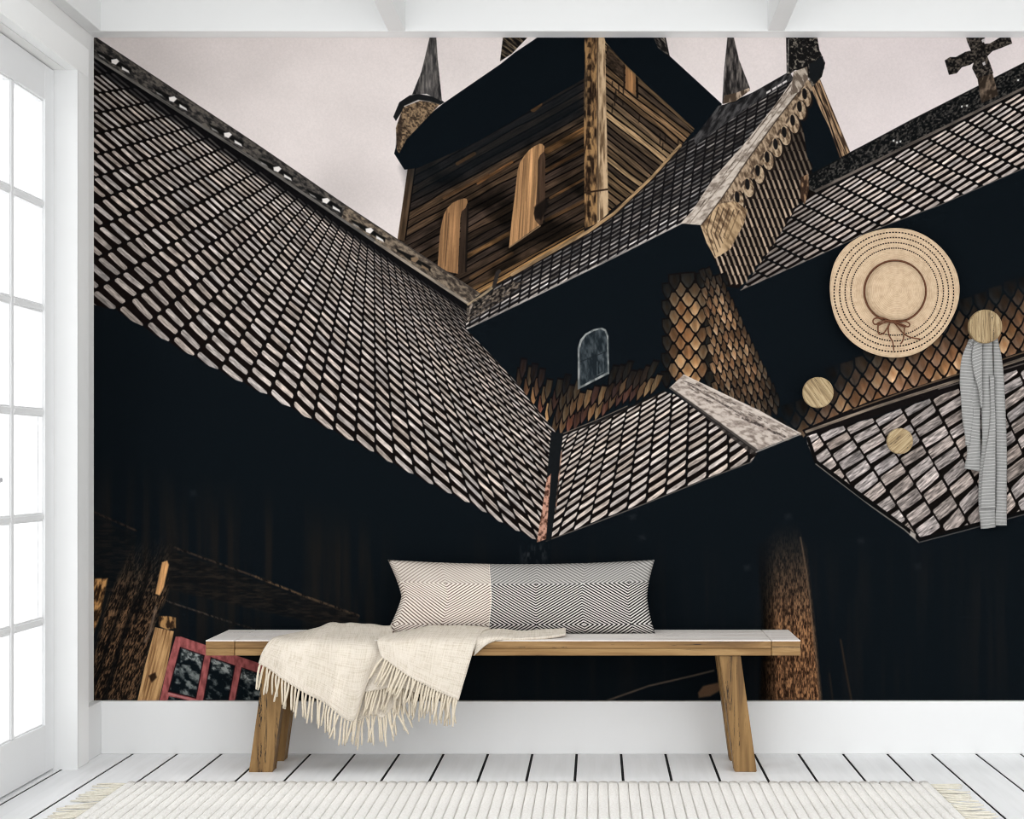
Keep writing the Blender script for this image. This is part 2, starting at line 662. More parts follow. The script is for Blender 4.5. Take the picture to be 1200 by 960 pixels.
    line([(597, 290), (633, 265)], 1.5, (120, 98, 74))
    fill([(541, 248), (548, 236), (549, 250), (546, 318), (537, 322)], vstreak((52, 41, 34), 0, .4, 12))
    fill([(512.5, 316), (516, 270), (518, 260), (520, 252), (524, 244), (530, 238), (537, 234.5), (543, 232.5), (547, 233), (548, 237), (545.5, 244), (541, 248), (539.5, 256), (538, 290), (536.5, 321)],
         vstreak((130, 97, 67), -.06, .5, 15, .6, .015))
    line([(526, 250), (522, 312)], .9, (72, 54, 40), .8)
    line([(548.5, 240), (546, 318)], 2.5, (20, 17, 16), .8)
    # top lantern bits
    fill([(586, 72), (590, 40), (622, 40), (600, 63)], bark((20, 18, 17), (106, 92, 74), 1.2, 50, .45, .7))
    fill([(764, 40), (779, 40), (784, 66), (771, 56)], bark((24, 22, 22), (150, 140, 128), .8, 51, .4, .7))
    line([(779, 42), (784, 66)], 1.5, (26, 24, 24))
    # left turret and spire
    fill([(465, 176), (464, 150), (472, 126), (492, 118), (517, 121), (476, 164), (468, 180)], bark((52, 42, 34), (142, 118, 92), .3, 61, .3, .66, .5, .5))
    fill([(464, 172), (466, 146), (471, 134), (472, 150), (468, 176)], (40, 32, 28), .7, 1)
    fill([(461, 137), (468, 120), (480, 112), (490, 110), (512, 114), (521, 120), (516, 123), (504, 119), (490, 117), (474, 124), (469, 134), (464, 142)], (26, 27, 28))
    line([(475, 124), (491, 117), (515, 122)], 1, (84, 80, 76), .6)
    sp = [(504.5, 40), (511, 40), (513, 70), (518, 119), (500, 110), (483, 111), (494, 84)]
    fill(sp, bark((30, 29, 30), (104, 99, 95), 0, 64, .3, .75, .5, .10))
    rr = cover(sp)
    put(rr[0], rr[1] * np.clip(1 - np.abs((XX[rr[0]] - (508 - (YY[rr[0]] - 44) * .1)) / (2 + (YY[rr[0]] - 44) * .2)), 0, 1) * .35, (150, 144, 140))
    # right spire
    sp = [(853, 40), (859, 40), (866, 70), (879, 104), (863, 118), (847, 121), (850, 84)]
    fill(sp, bark((32, 30, 30), (108, 101, 96), 0, 66, .3, .75, .5, .10))
    fill([(849, 112), (862, 109), (878, 103), (879, 106), (862, 119), (847, 122)], bark((70, 58, 48), (176, 156, 136), 0, 67))
    line([(853, 44), (849, 84), (847, 121)], 1.2, (30, 28, 28), .8)

    # ================= MIDDLE GABLE ROOF (thin dark courses)
    roof5 = [(546, 372), (587, 331), (640, 301), (690, 273), (720, 252), (766, 207), (797, 172), (815, 158), (928, 90), (938, 92), (866, 176), (800, 262), (725, 299), (662, 330), (590, 366), (546, 386)]

    def E5(c):
        x = 538 + c * 11.6
        return (x, 388 - (x - 545) * .492)

    def R5(c):
        x, y = E5(c)
        return (x + 16, y - 126)

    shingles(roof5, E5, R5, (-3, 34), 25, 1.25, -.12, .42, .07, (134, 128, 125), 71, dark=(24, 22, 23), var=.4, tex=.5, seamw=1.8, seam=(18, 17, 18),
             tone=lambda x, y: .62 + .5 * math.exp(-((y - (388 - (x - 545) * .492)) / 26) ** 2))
    line([(546, 386), (590, 365), (662, 330), (725, 299), (800, 261)], 2.0, streaky((150, 143, 138), -.5, .5, 8), .85)
    # ridge of that roof
    fill([(813, 162), (842, 124), (862, 120), (925, 84), (930, 92), (880, 124), (815, 170)], bark((28, 27, 28), (76, 74, 74), -.6, 72, .35, .7))
    for x in (898, 905, 911, 917):
        fill([(x, 108 - (x - 898) * .6), (x + 5, 105 - (x - 898) * .6), (x + 5, 107.5 - (x - 898) * .6), (x, 110.5 - (x - 898) * .6)], (220, 212, 210), .9)
    # wall plate between tower and roof
    line([(600, 322), (640, 299), (690, 271), (720, 250), (766, 206), (797, 171)], 4.0, streaky((134, 110, 82), -.7, .5, 9), 1)
    line([(600, 325), (640, 302), (690, 274), (720, 253), (766, 209), (797, 174)], 1.2, (24, 19, 17), .9)

    # ================= DARK BAY UNDER THE MIDDLE ROOF
    fill([(546, 387), (590, 367), (662, 332), (725, 301), (800, 264), (816, 264), (836, 300), (900, 330), (960, 470), (945, 505), (800, 470), (735, 480), (655, 512), (600, 442)], NIGHT)
    # gable wall shingles (slender slanting)
    gab = [(836, 302), (846, 250), (880, 215), (920, 160), (938, 142), (952, 190), (950, 222), (930, 248), (905, 290), (866, 338), (852, 336)]
    fill(gab, (20, 16, 15))
    for i in range(30):
        for j in range(22):
            x = 812 + i * 6.3 + (j % 2) * 3.1 + j * 1.2
            y = 120 + j * 11.2 + i * .0
            if 1 > 0:
                k = .45 + .55 * np.clip((y - 150) / 80, 0, 1)
                col = np.array((172, 150, 130)) * k * rs.uniform(.75, 1.15)
                p = [(x, y), (x + 2.8, y + 1.5), (x + 6.4, y + 11), (x + 4.0, y + 12.5)]
                cx, cy = x + 3, y + 6
                rr = cover([(cx - .2, cy - .2), (cx + .2, cy - .2), (cx, cy + .2)])
                inside = False
                nn = len(gab)
                for q in range(nn):
                    a, b = gab[q], gab[(q + 1) % nn]
                    if (a[1] > cy) != (b[1] > cy) and cx < (b[0] - a[0]) * (cy - a[1]) / (b[1] - a[1]) + a[0]:
                        inside = not inside
                if inside:
                    fill(p, col, .95, .5)
    # dark opening under the far verge
    fill([(938, 128), (952, 112), (968, 135), (986, 182), (956, 200), (946, 184)], NIGHT)
    fill([(947, 96), (961, 93), (996, 178), (985, 188), (972, 150), (962, 130)], bark((60, 46, 36), (168, 138, 108), .4, 73, .35, .6, .5, .06))
    line([(953, 98), (968, 132), (986, 184)], 1.6, (24, 20, 18))
    line([(960, 98), (976, 140), (992, 180)], 1.2, (40, 32, 26))
    # carved scalloped board
    fill([(946, 92), (952, 100), (950, 112), (938, 132), (912, 168), (880, 214), (856, 246), (838, 262), (822, 264), (846, 232), (877, 186), (912, 138), (938, 104)], bark((84, 68, 54), (168, 146, 122), .3, 174, .3, .65, .4, .2))
    for q, (x, y) in enumerate([(944, 112), (938, 127), (930, 143), (920, 157), (910, 171), (900, 186), (889, 202), (877, 218), (865, 233)]):
        fill(ell(x + 1.5, y + 3, 7.2, 12.5, -.15), (30, 24, 21), .9)
        fill(ell(x, y + 2, 6.4, 11.5, -.15), bark((92, 74, 58), (180, 158, 132), .3, 180 + q, .3, .62, .45, .25))
        fill(ell(x - 1.2, y - 2, 2.8, 6.6, -.1), (18, 17, 18), .95, .5)
        fill(ell(x - 7, y - 2, 1.4, 4.6, .5), (48, 38, 32), .8, .5)
    fill([(820, 262), (836, 240), (862, 236), (876, 246), (872, 262), (856, 292), (838, 303), (828, 285)], bark((92, 72, 54), (190, 162, 128), .5, 75, .3, .6, .25, .12))
    for q in range(6):
        line([(836 + q * 6, 242 + q), (828 + q * 5, 270 + q * 2), (838 + q * 3, 300 - q * 5)], 1.1, (46, 34, 26), .75)
    fill([(852, 262), (866, 250), (868, 268), (852, 294), (846, 290)], (150, 124, 92), .5, 1)
    # light verge board
    verge = [(797, 262), (812, 246), (835, 210), (870, 171), (909, 122), (930, 92), (946, 84), (942, 100), (912, 138), (877, 186), (846, 232), (822, 264)]
    fill(verge, bark((120, 108, 98), (196, 184, 172), -.9, 76, .2, .6, .25, .25))
    line([(808, 262), (842, 220), (877, 176), (912, 128), (936, 94)], .9, (92, 80, 70), .7)
    line([(822, 264), (846, 232), (877, 186), (912, 138), (942, 100)], 1.4, (52, 42, 36), .8)
    for q in range(26):
        t = rs.rand()
        x, y = 812 + t * 118, 254 - t * 158
        line([(x, y), (x + 5, y - 7)], .8, (70, 60, 52), .6)
    # finial
    fill([(921, 40), (957, 40), (960, 58), (967, 74), (963, 90), (952, 102), (944, 84), (932, 82), (922, 90)], bark((22, 21, 21), (120, 112, 102), .2, 77, .5, .72, .4, .4))
    fill([(948, 76), (964, 66), (966, 80), (955, 98), (949, 92)], (24, 26, 28))
    line([(924, 46), (923, 86)], 1.2, (205, 198, 194), .5)
    fill([(930, 84), (946, 78), (947, 92), (936, 108), (926, 112)], bark((100, 88, 78), (176, 164, 150), .4, 78))

    # ================= UPPER RIGHT ROOF
    def rl(x):                       # rail of the ridge
        return 224 - (x - 956) * .4957

    roof4 = [(948, 218), (956, 224), (1290, rl(1290)), (1290, 158), (1200, 197), (1102, 240), (1020, 271), (967, 296), (868, 341), (905, 290)]
    E4 = lambda c: (880 + 22.6 * c, 332 - 22.6 * c * .433 + 4)
    R4 = lambda c: (806 + 21.6 * c, rl(806 + 21.6 * c) + 3)
    fill(roof4, (18, 15, 15))
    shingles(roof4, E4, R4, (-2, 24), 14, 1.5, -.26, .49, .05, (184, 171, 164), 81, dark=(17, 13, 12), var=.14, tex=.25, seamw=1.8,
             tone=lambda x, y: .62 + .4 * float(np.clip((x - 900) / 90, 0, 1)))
    line([(868, 340), (967, 295.5), (1020, 271), (1102, 240), (1200, 197), (1290, 158)], 1.3, (120, 112, 106), .6)
    ridge = [(948, 206), (995, 180), (1068, 141), (1145, 102), (1200, 74), (1290, 28), (1290, rl(1290)), (956, 226), (948, 222)]
    fill(ridge, bark((15, 16, 17), (74, 70, 66), -.4, 82, .45, .75, .5, .5))
    line([(948, 206), (995, 180), (1068, 141), (1145, 102), (1200, 74), (1290, 28)], 1.4, (18, 18, 18), .9)
    line([(956, 224), (1290, rl(1290))], 3.2, streaky((92, 84, 78), -.5, .4, 5))
    line([(957, 227), (1290, rl(1290) + 3)], 2.0, (14, 13, 14), .8)
    for (x, y) in [(1047, 165), (1051, 167), (1055, 166), (1127, 125), (1133, 124), (1193, 94), (1240, 68)]:
        fill([(x - 1, y - 1), (x + 1.4, y - 1.4), (x + 1, y + 1.2), (x - 1, y + 1.2)], (214, 208, 206), .9)
    fill([(938, 208), (947, 204), (948, 222), (943, 240), (938, 232)], bark((52, 38, 30), (140, 110, 84), 0, 83))
    # cross
    fill([(1145, 90), (1163, 86), (1170, 112), (1150, 121)], bark((46, 38, 32), (112, 96, 82), -.2, 84))
    cr = (36, 32, 29)
    fill([(1139, 80), (1143, 66), (1138, 60), (1133, 48), (1131, 40), (1155, 40), (1153, 50), (1160, 60), (1156, 64), (1160, 74), (1164, 86), (1145, 92)], bark((22, 20, 20), (88, 80, 72), 0, 85, .4, .7, .5, .5))
    fill([(1107, 71), (1113, 67), (1120, 67), (1131, 61), (1143, 58), (1150, 52), (1160, 51), (1172, 44), (1183, 41), (1186, 51), (1174, 56), (1163, 60), (1157, 66), (1146, 70), (1137, 76), (1127, 79), (1121, 86), (1112, 88)],
         bark((20, 19, 19), (84, 76, 68), 0, 86, .4, .7, .5, .5))
    fill([(1150, 47), (1154, 45), (1155, 49), (1151, 50)], (205, 200, 198), .9)
    fill([(1151, 74), (1154, 72), (1155, 76), (1152, 77)], (200, 194, 192), .9)

    # ================= DARK UNDER THE UPPER RIGHT ROOF, SCALE WALL BELOW IT
    fill([(866, 342), (967, 297), (1102, 241), (1200, 198), (1290, 159), (1290, 380), (1200, 412), (1125, 437), (1017, 472), (945, 506), (890, 470)], NIGHT)
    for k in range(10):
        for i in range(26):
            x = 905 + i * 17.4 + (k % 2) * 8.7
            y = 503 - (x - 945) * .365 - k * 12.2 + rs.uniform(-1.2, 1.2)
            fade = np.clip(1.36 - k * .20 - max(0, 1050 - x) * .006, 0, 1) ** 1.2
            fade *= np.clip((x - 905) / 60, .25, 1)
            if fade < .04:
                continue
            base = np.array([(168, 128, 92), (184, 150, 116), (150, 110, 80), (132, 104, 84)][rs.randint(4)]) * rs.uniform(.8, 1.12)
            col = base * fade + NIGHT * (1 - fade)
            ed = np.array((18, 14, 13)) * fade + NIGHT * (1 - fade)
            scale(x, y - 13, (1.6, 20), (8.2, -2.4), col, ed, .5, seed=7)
    # trim band on the lower right roof's top edge
    band = [(940, 504), (1017, 471), (1125, 437), (1200, 411), (1290, 380), (1290, 402), (1200, 431), (1125, 455), (1030, 487), (945, 512)]
    fill(band, (20, 17, 17))
    line([(945, 506), (1020, 479), (1125, 445), (1200, 420), (1290, 389)], 3.4, streaky((118, 106, 94), -.33, .6, 6))
    line([(1000, 480), (1060, 459), (1125, 438), (1200, 413), (1290, 382)], 1.6, (112, 92, 72), .7)
    line([(1100, 456), (1200, 426), (1290, 397)], 1.6, (106, 98, 92), .7)

    # ================= LOWER RIGHT ROOF (large grey shingles)
    def topy(x):
        return float(np.interp(x, [900, 945, 1030, 1125, 1200, 1290], [527, 511, 488, 455, 431, 402]))
    roof3 = [(945, 511), (1030, 488), (1125, 455), (1200, 431), (1290, 402), (1290, 577), (1200, 600), (1078, 632), (1060, 618), (955, 541), (946, 520)]
    tE = [(-3, 935), (-2, 972), (-1, 1010), (0, 1045), (1, 1078), (2, 1108), (3, 1137), (4, 1167), (5, 1197), (6, 1227), (7, 1257), (9, 1317)]
    tR = [(-3, 880), (-2, 905), (-1, 930), (0, 957), (1, 988), (2, 1022), (3, 1056), (4, 1090), (5, 1124), (6, 1158), (7, 1192), (9, 1260)]

    def E3(c):
        x = lerp_tab(tE, c)
        return (x, 641 - (x - 1045) * .262)

    def R3(c):
        x = lerp_tab(tR, c)
        return (x, topy(x) - 2)
    shingles(roof3, E3, R3, (-3, 11), 10, 1.75, -.36, .74, .035, (146, 136, 131), 91, dark=(17, 14, 13), var=.16, tex=.5, tipround=.12, seamw=0)
    line([(947, 514), (956, 541), (1060, 618), (1078, 632), (1200, 600), (1290, 577)], 4.2, (15, 14, 14))
    line([(956, 544), (1010, 586), (1060, 621), (1076, 635)], 1.6, (112, 106, 100), .9)
    line([(1076, 636), (1130, 622), (1200, 603), (1290, 580)], 1.3, (78, 74, 72), .9)
    fill([(1067, 622), (1073, 626), (1073, 632), (1066, 627)], (196, 186, 176), .8, .8)

    # ================= SCALE COLUMN OF THE TURRET
    for j in range(12, -1, -1):
        for i in range(4):
            x = 781 + i * 16.6 + (j % 2) * 8.3 + rs.uniform(-.8, .8)
            y = 318 + j * 10.4 + rs.uniform(-1, 1)
            u = (x - 806) / 22.
            if x > 832:
                continue
            f = np.clip(1.05 - abs(u) ** 2 * .7, 0.0, 1) * np.clip((y - 322) / 34, 0, 1)
            if f < .08:
                continue
            col = np.array([(166, 132, 96), (146, 108, 76), (178, 146, 110)][rs.randint(3)]) * rs.uniform(.85, 1.1) * f + NIGHT * (1 - f)
            scale(x, y - 7, (0.8, 17), (8.2 * max(.4, 1 - abs(u) * .3), -.6), col, (16, 13, 13), .5, seed=17)
    for j in range(16, -1, -1):
        for i in range(13):
            x = 822 + i * 7.2 + j * 1.2 + (j % 2) * 3.6
            y = 322 + j * 11 - i * 2.0 + rs.uniform(-1, 1)
            if x < 820 or x > 838 + (y - 300) * .42 or y < 305 + (x - 838) * .1 or y > 470 + (x - 860) * .5:
                continue
            edgef = np.clip(((846 + (y - 300) * .42) - x) / 22, 0.12, 1)
            f = edgef * np.clip((y - 312) / 44, .0, 1) * np.clip(1 - (y - 430) / 90, .3, 1)
            if f < .1:
                continue
            col = np.array([(150, 120, 92), (128, 98, 74), (166, 138, 110)][rs.randint(3)]) * rs.uniform(.7, 1.1) * f + NIGHT * (1 - f)
            scale(x, y - 6, (4.0, 13.5), (3.0, -1.4), col, (15, 13, 13), .55, seed=19)
    # long leaf-like shingles at the foot of the bay
    for j in range(4):
        for i in range(30):
            x = 610 + i * 8.6 + (j % 2) * 4
            y0 = 512 - (x - 655) * .44 if x > 655 else 445 + (x - 602) * 1.25
            y = y0 - 16 - j * 15 + rs.uniform(-3, 3)
            if x > 775 or (673 < x < 718 and y < 452):
                continue
            f = np.clip(1.08 - j * .25 - max(0, x - 700) * .0025, 0, 1) ** 1.3 * rs.uniform(.5, 1.05) * .86 * np.clip((y - 412) / 42, 0, 1)
            if f < .1:
                continue
            col = np.array([(150, 112, 78), (126, 88, 64), (168, 132, 92), (120, 76, 62)][rs.randint(4)]) * f + NIGHT * (1 - f)
            lean = -.25 - (x - 640) * .0035
            scale(x, y - 6, (lean * 15, 22), (3.6, .6), col, (15, 13, 14), .62, seed=23)
    # small arched window
    arch = [(677, 457), (677, 408), (680, 398), (686, 391), (695, 386), (705, 384), (710, 386), (713, 394), (714, 438)]
    fill(arch, bark((96, 100, 100), (146, 148, 146), 0, 31))
    pane = [(679.5, 453), (679.5, 409), (682, 400), (687, 393), (696, 388), (704, 386), (708.5, 388), (711, 395), (712, 436)]
    fill(pane, bark((28, 34, 38), (70, 77, 81), .1, 32, .35, .75, .3, .12))
    line([(680, 424), (711, 412)], .9, (26, 30, 33), .8)
    line([(696, 389), (696, 446)], .9, (30, 34, 38), .6)
    line([(700, 424), (700, 440), (707, 436), (707, 420)], .8, (130, 136, 138), .5)

    # ================= LARGE LEFT ROOF
    tE = [(-12, -380), (-11, -328), (-10, -276), (-9, -226), (-8, -178), (-7, -132), (-6, -88), (-5, -46), (-4, -6), (-3, 32), (-2, 68), (-1, 102), (0, 135), (1, 167), (2, 197), (3, 227), (4, 256),
          (5, 285), (6, 314), (7, 341), (8, 366), (9, 391), (10, 416), (11, 440), (12, 462), (13, 486), (14, 509), (15, 531), (16, 552), (17, 572), (18, 591), (19, 611), (20, 630)]
    tR = [(-12, 80), (-11, 104), (-10, 132), (-9, 158), (-8, 182), (-7, 205), (-6, 226), (-5, 245), (-4, 263), (-3, 283), (-2, 304), (-1, 322), (0, 337), (1, 350), (2, 361), (3, 371), (4, 381), (5, 390),
          (6, 398.5), (7, 407), (8, 415), (9, 423), (10, 431), (11, 438.5), (12, 446), (13, 453.5), (14, 461), (15, 468.5), (16, 476), (17, 484), (18, 492), (19, 500), (20, 508)]

    def E1(c):
        x = lerp_tab(tE, c)
        if x < 135:
            return (x, 364 + (x - 135) * .55)
        return (x, float(np.interp(x, [135, 167, 197, 227, 256, 285, 314, 341, 366, 391, 416, 440, 462, 509, 552, 591, 630, 830], [364, 384, 402, 419, 435, 450, 464, 479, 493, 506, 519, 532, 545, 570, 591, 615, 634, 738])))

    def R1(c):
        x = lerp_tab(tR, c)
        return (x, 70 + (x - 110) * .672)
    roof1 = [(110, 60), (552, 352), (548, 372), (545, 384), (600, 442), (651, 506), (644, 560), (636, 632), (628, 633)]
    for k in range(20, -1, -1):
        roof1.append((E1(k)[0] + 1, E1(k)[1] - 1.5))
        if k:
            roof1.append(((E1(k)[0] + E1(k - 1)[0]) / 2 + 3, (E1(k)[1] + E1(k - 1)[1]) / 2 + 2.2))
    roof1 += [(122, 361), (110, 357)]

    def tone1(x, y):
        d = (y - (70 + (x - 110) * .672))
        up = float(np.clip((x - 380) / 150, 0, 1)) * math.exp(-(d / 45.) ** 2)
        left = float(np.clip((300 - x) / 200, 0, 1)) * float(np.clip((y - 200) / 140, 0, 1))
        tl = float(np.clip((260 - x) / 150, 0, 1)) * float(np.clip((260 - y) / 160, 0, 1))
        return 1 - .40 * up - .18 * left - .12 * tl
    shingles(roof1, E1, R1, (-12, 34), 31, 3.8, .31, .47, .05, (174, 163, 156), 101, dark=(19, 14, 13), var=.10, tex=.3, seamw=1.1, tone=tone1)
    # shadow below the ridge, then the ridge boards with cut-outs
    fill([(110, 62), (552, 352), (550, 368), (300, 206), (110, 82)], (15, 15, 17), .75, 2.0)
    fill([(110, 42), (300, 168), (405, 240), (470, 283), (563, 344), (549, 358), (300, 190), (110, 64)], bark((34, 33, 33), (92, 86, 80), .67, 111, .3, .7, .3, .3))
    fill([(405, 241), (470, 283), (563, 344), (549, 356), (400, 256)], bark((52, 45, 40), (140, 124, 106), .67, 112, .3, .7, .3, .3), .85)
    line([(110, 43), (300, 169), (405, 241), (563, 345)], 1.2, (52, 48, 46), .8)
    line([(110, 66), (300, 189), (400, 257), (549, 356)], 3.4, streaky((96, 92, 88), .67, .4, 13))
    line([(440, 284), (549, 356)], 3.4, streaky((140, 128, 114), .67, .4, 13), .8)
    line([(110, 69), (300, 192), (400, 260), (548, 359)], 2.0, (12, 12, 13), .9)
    for (x, y) in [(135, 73), (202.5, 117), (267, 159), (325, 199), (382, 236), (433, 271), (486, 305)]:
        fill([(x - 22, y - 14), (x - 5, y - 6), (x + 4, y - 1), (x + 19, y + 8), (x + 18, y + 13), (x + 4, y + 5), (x - 4, y + 1), (x - 20, y - 9)], (16, 16, 16), .92, .7)
        br = (226, 220, 216) if x < 460 else (120, 100, 80)
        fill([(x - 4.5, y - 3), (x + 2, y - 4), (x + 5, y - 1), (x + 1, y + 3), (x - 4, y + 1)], br, 1, .6)
        fill([(x + 8, y + 5), (x + 16, y + 10), (x + 17, y + 13), (x + 8, y + 8.5)], br, .95, .6)
        fill([(x - 20, y - 10), (x - 13, y - 6), (x - 11, y - 3.5), (x - 18, y - 7)], br, .55, .6)
    # the wooden cap where the ridge meets the tower
    line([(549, 357), (566, 346), (578, 336)], 3.2, streaky((150, 132, 108), -.6, .4, 15))
    line([(579, 336), (583, 320), (585, 318)], 4.5, (44, 40, 38))
    fill([(547, 360), (556, 352), (600, 330), (616, 330), (590, 352), (548, 378)], bark((26, 23, 22), (140, 124, 108), -.6, 114, .4, .7, .4, .4), .7, 1)

    # ================= SMALL ROOF RIGHT OF THE VALLEY
    roof2 = [(652, 513), (660, 511), (735, 479), (778, 459), (790, 462), (886, 530), (893, 536), (829, 560), (757, 589), (700, 610), (642, 634), (640, 600)]
    e2 = [540, 555, 570, 586, 603, 620, 637, 654, 672, 691, 712, 735, 757, 780, 804, 829, 854, 878, 902]
    r2 = [610, 620, 631, 643, 655, 667, 679, 692, 705, 719, 735, 752, 770, 788, 808, 829, 851, 873, 895]

    def E2(c):
        x = lerp_tab(list(zip(range(len(e2)), e2)), c)
        return (x, 633 - .379 * (x - 640))

    def R2(c):
        x = lerp_tab(list(zip(range(len(r2)), r2)), c)
        return (x, 511 - .44 * (x - 655))
    shingles(roof2, E2, R2, (0, 18), 15, 1.9, -.31, .50, .05, (182, 170, 162), 121, dark=(18, 14, 13), var=.12, tex=.28, seamw=1.1)
    line([(892, 537), (829, 561), (757, 590), (700, 612), (640, 634)], 1.4, (96, 88, 82), .8)
    line([(652, 512), (700, 495), (735, 479), (778, 459)], 2.2, (22, 19, 18), .9)
    line([(658, 509), (700, 492), (735, 476)], 1.2, (112, 100, 90), .8)
    # valley
    fill([(646, 506), (660, 508), (656, 545), (650, 600), (646, 633), (630, 636), (638, 590)], (22, 24, 26))
    fill([(641, 560), (646, 555), (640, 632), (629, 636)], bark((74, 48, 38), (190, 144, 124), -.1, 122, .3, .6, .4, .3))
    line([(658, 530), (655, 560), (651, 600)], 1.6, bark((40, 30, 26), (180, 140, 120), 0, 123, .4, .6), .8)
    # hip board
    hip = [(784, 455), (801, 439), (845, 460), (890, 481), (938, 508), (886, 529)]
    fill(hip, bark((118, 106, 98), (192, 180, 170), .6, 131, .2, .62, .2, .35))
    for (a, b, w) in [((806, 450), (908, 508), 2.2), ((816, 450), (862, 474), 1.6), ((870, 490), (920, 512), 2.2), ((800, 446), (816, 452), 1)]:
        line([a, b], w, bark((44, 38, 36), (150, 136, 126), .6, 132, .35, .7, .5, .5), .7)
    for k in range(40):
        t = rs.rand()
        x, y = 800 + t * 118, 446 + t * 60 + rs.uniform(-3, 10)
        line([(x, y), (x + 4, y + 2.4)], .8, (62, 54, 50), .6)
    fill([(784, 455), (786, 454), (888, 527), (886, 533), (880, 532)], (44, 40, 38), .8, .6)
    line([(801, 439.5), (845, 460.5), (938, 508)], 1.3, (214, 204, 194), .7)
    line([(886, 530), (938, 509)], 1.5, (206, 196, 186), .6)

    # ================= LOWER HALF: dark timber under the eaves
    fill([(886, 533), (940, 510), (955, 544), (1078, 638), (1290, 582), (1290, 822), (700, 822)], NIGHT)
    hz = fbm(XX / 9, YY / 160, 140, 3)
    rr = cover([(110, 560), (330, 600), (470, 640), (470, 822), (110, 822)], 30)
    put(rr[0], rr[1] * np.clip((hz[rr[0]] - .38) * 1.4, 0, .5), (36, 30, 25))
    rr = cover([(560, 640), (900, 660), (1290, 640), (1290, 822), (560, 822)], 30)
    put(rr[0], rr[1] * np.clip((hz[rr[0]] - .48) * 1.0, 0, .3), (34, 30, 28))
    # beams on the left
    for (a, b, w, c) in [((110, 600), (160, 622), 2.2, (52, 42, 36)), ((205, 642), (300, 676), 2.2, (62, 50, 42)), ((300, 676), (365, 702), 2.6, (92, 72, 54)), ((365, 702), (420, 722), 3, (88, 70, 54)),
                         ((188, 702), (260, 726), 1.6, (74, 64, 56)), ((260, 726), (300, 738), 1.4, (60, 54, 48)), ((200, 652), (360, 716), 1.2, (40, 34, 30)),
                         ((210, 665), (400, 735), 1.2, (34, 28, 26))]:
        line([a, b], w, bark((20, 18, 18), c, .3, 141, .3, .6, .5, .3), .9, .9)
    fill([(200, 645), (420, 722), (420, 742), (195, 690)], bark((18, 18, 19), (42, 36, 31), .35, 142, .4, .75, .1, .5), .7, 2)
    fill([(110, 606), (160, 628), (150, 700), (110, 690)], bark((15, 18, 20), (34, 30, 28), .4, 143, .4, .75, .1, .5), .7, 2)
    # rough log at the left
    fill([(110, 678), (126, 678), (118, 720), (110, 742)], bark((44, 30, 20), (196, 146, 92), -.3, 144, .32, .62, .3, .12), 1, 1.2)
    log = [(196, 612), (200, 640), (196, 700), (186, 716), (180, 740), (160, 822), (110, 822), (110, 770), (128, 700), (156, 640), (170, 600)]
    rr = cover(log, 3)
    fcol = bark((22, 18, 16), (120, 91, 66), -.38, 145, .40, .74, .85, .24)(XX[rr[0]], YY[rr[0]])
    vis = np.clip((YY[rr[0]] - 630) / 90, 0, 1)
    put(rr[0], rr[1] * vis, fcol)
    for (p, w) in [([(160, 700), (140, 760), (122, 822)], 6), ([(150, 690), (128, 750), (112, 800)], 4), ([(188, 726), (176, 770), (162, 822)], 6), ([(176, 660), (158, 730)], 4)]:
        line(p, w, (14, 14, 15), .8, 1.5)
    fill([(190, 659), (196, 657), (198, 662), (192, 688), (187, 698), (182, 696)], vstreak((190, 142, 94), -.2, .35, 147), 1, .8)
    line([(183, 712), (176, 740), (170, 752)], 3, (110, 92, 78), .8, 1)
    # door post and red window
    fill([(186, 722), (198, 722), (206, 724), (206, 736), (196, 738), (186, 734)], bark((50, 36, 26), (176, 134, 86), 0, 148), 1, .8)
    fill([(182, 735), (204, 740), (196, 780), (186, 822), (161, 822), (170, 780)], bark((120, 86, 56), (206, 164, 114), -.25, 149, .22, .6, .5, .03))
    fill([(174, 792), (182, 788), (184, 794), (178, 800)], (36, 24, 18), .9, 1)
    red = bark((124, 66, 66), (176, 100, 98), 0, 150, .2, .7)
    fill([(206, 746), (212, 746), (300, 776), (340, 790), (340, 822), (187, 822), (196, 780)], red)
    glass = bark((16, 22, 26), (120, 126, 124), .3, 151, .46, .72, .16, .16)
    for p in [[(211, 758), (240, 768), (230, 819), (197, 811)], [(247, 770), (276, 780), (268, 822), (238, 821)], [(283, 782), (310, 791), (310, 822), (275, 822)], [(198, 816), (226, 822), (196, 822)]]:
        fill(p, (40, 20, 24))
        cx, cy = sum(q[0] for q in p) / len(p), sum(q[1] for q in p) / len(p)
        fill([(cx + (q[0] - cx) * .93, cy + (q[1] - cy) * .95) for q in p], glass)
    line([(198, 813), (232, 822)], 2.2, (190, 130, 130), .8)
    for p in [[(213, 760), (238, 769), (236, 779), (222, 772), (212, 776)], [(250, 772), (270, 780), (272, 792), (258, 784), (248, 786)], [(284, 784), (304, 792), (303, 800), (284, 796)]]:
        fill(p, bark((40, 46, 48), (176, 180, 176), .3, 152, .35, .6, .3, .3), .8, 1.2)
    # mid low details
    line([(712, 821), (760, 804), (812, 792), (836, 786)], 2.2, (98, 84, 72), .75, .9)
    fill([(818, 812), (824, 804), (842, 800), (846, 808), (832, 816), (819, 818)], (112, 84, 62), .8, 1.2)
    fill([(612, 640), (640, 640), (640, 662), (612, 662)], bark((16, 20, 24), (60, 62, 64), 0, 153, .5, .75), .7, 5)
    # right log post
    post = [(888, 640), (930, 600), (944, 640), (952, 720), (962, 822), (890, 822), (894, 740)]
    rr = cover(post, 3)
    fcol = bark((44, 29, 21), (170, 124, 86), .02, 154, .28, .72, .9, .26)(XX[rr[0]], YY[rr[0]])
    side = np.clip((XX[rr[0]] - 892) / 22, .15, 1)
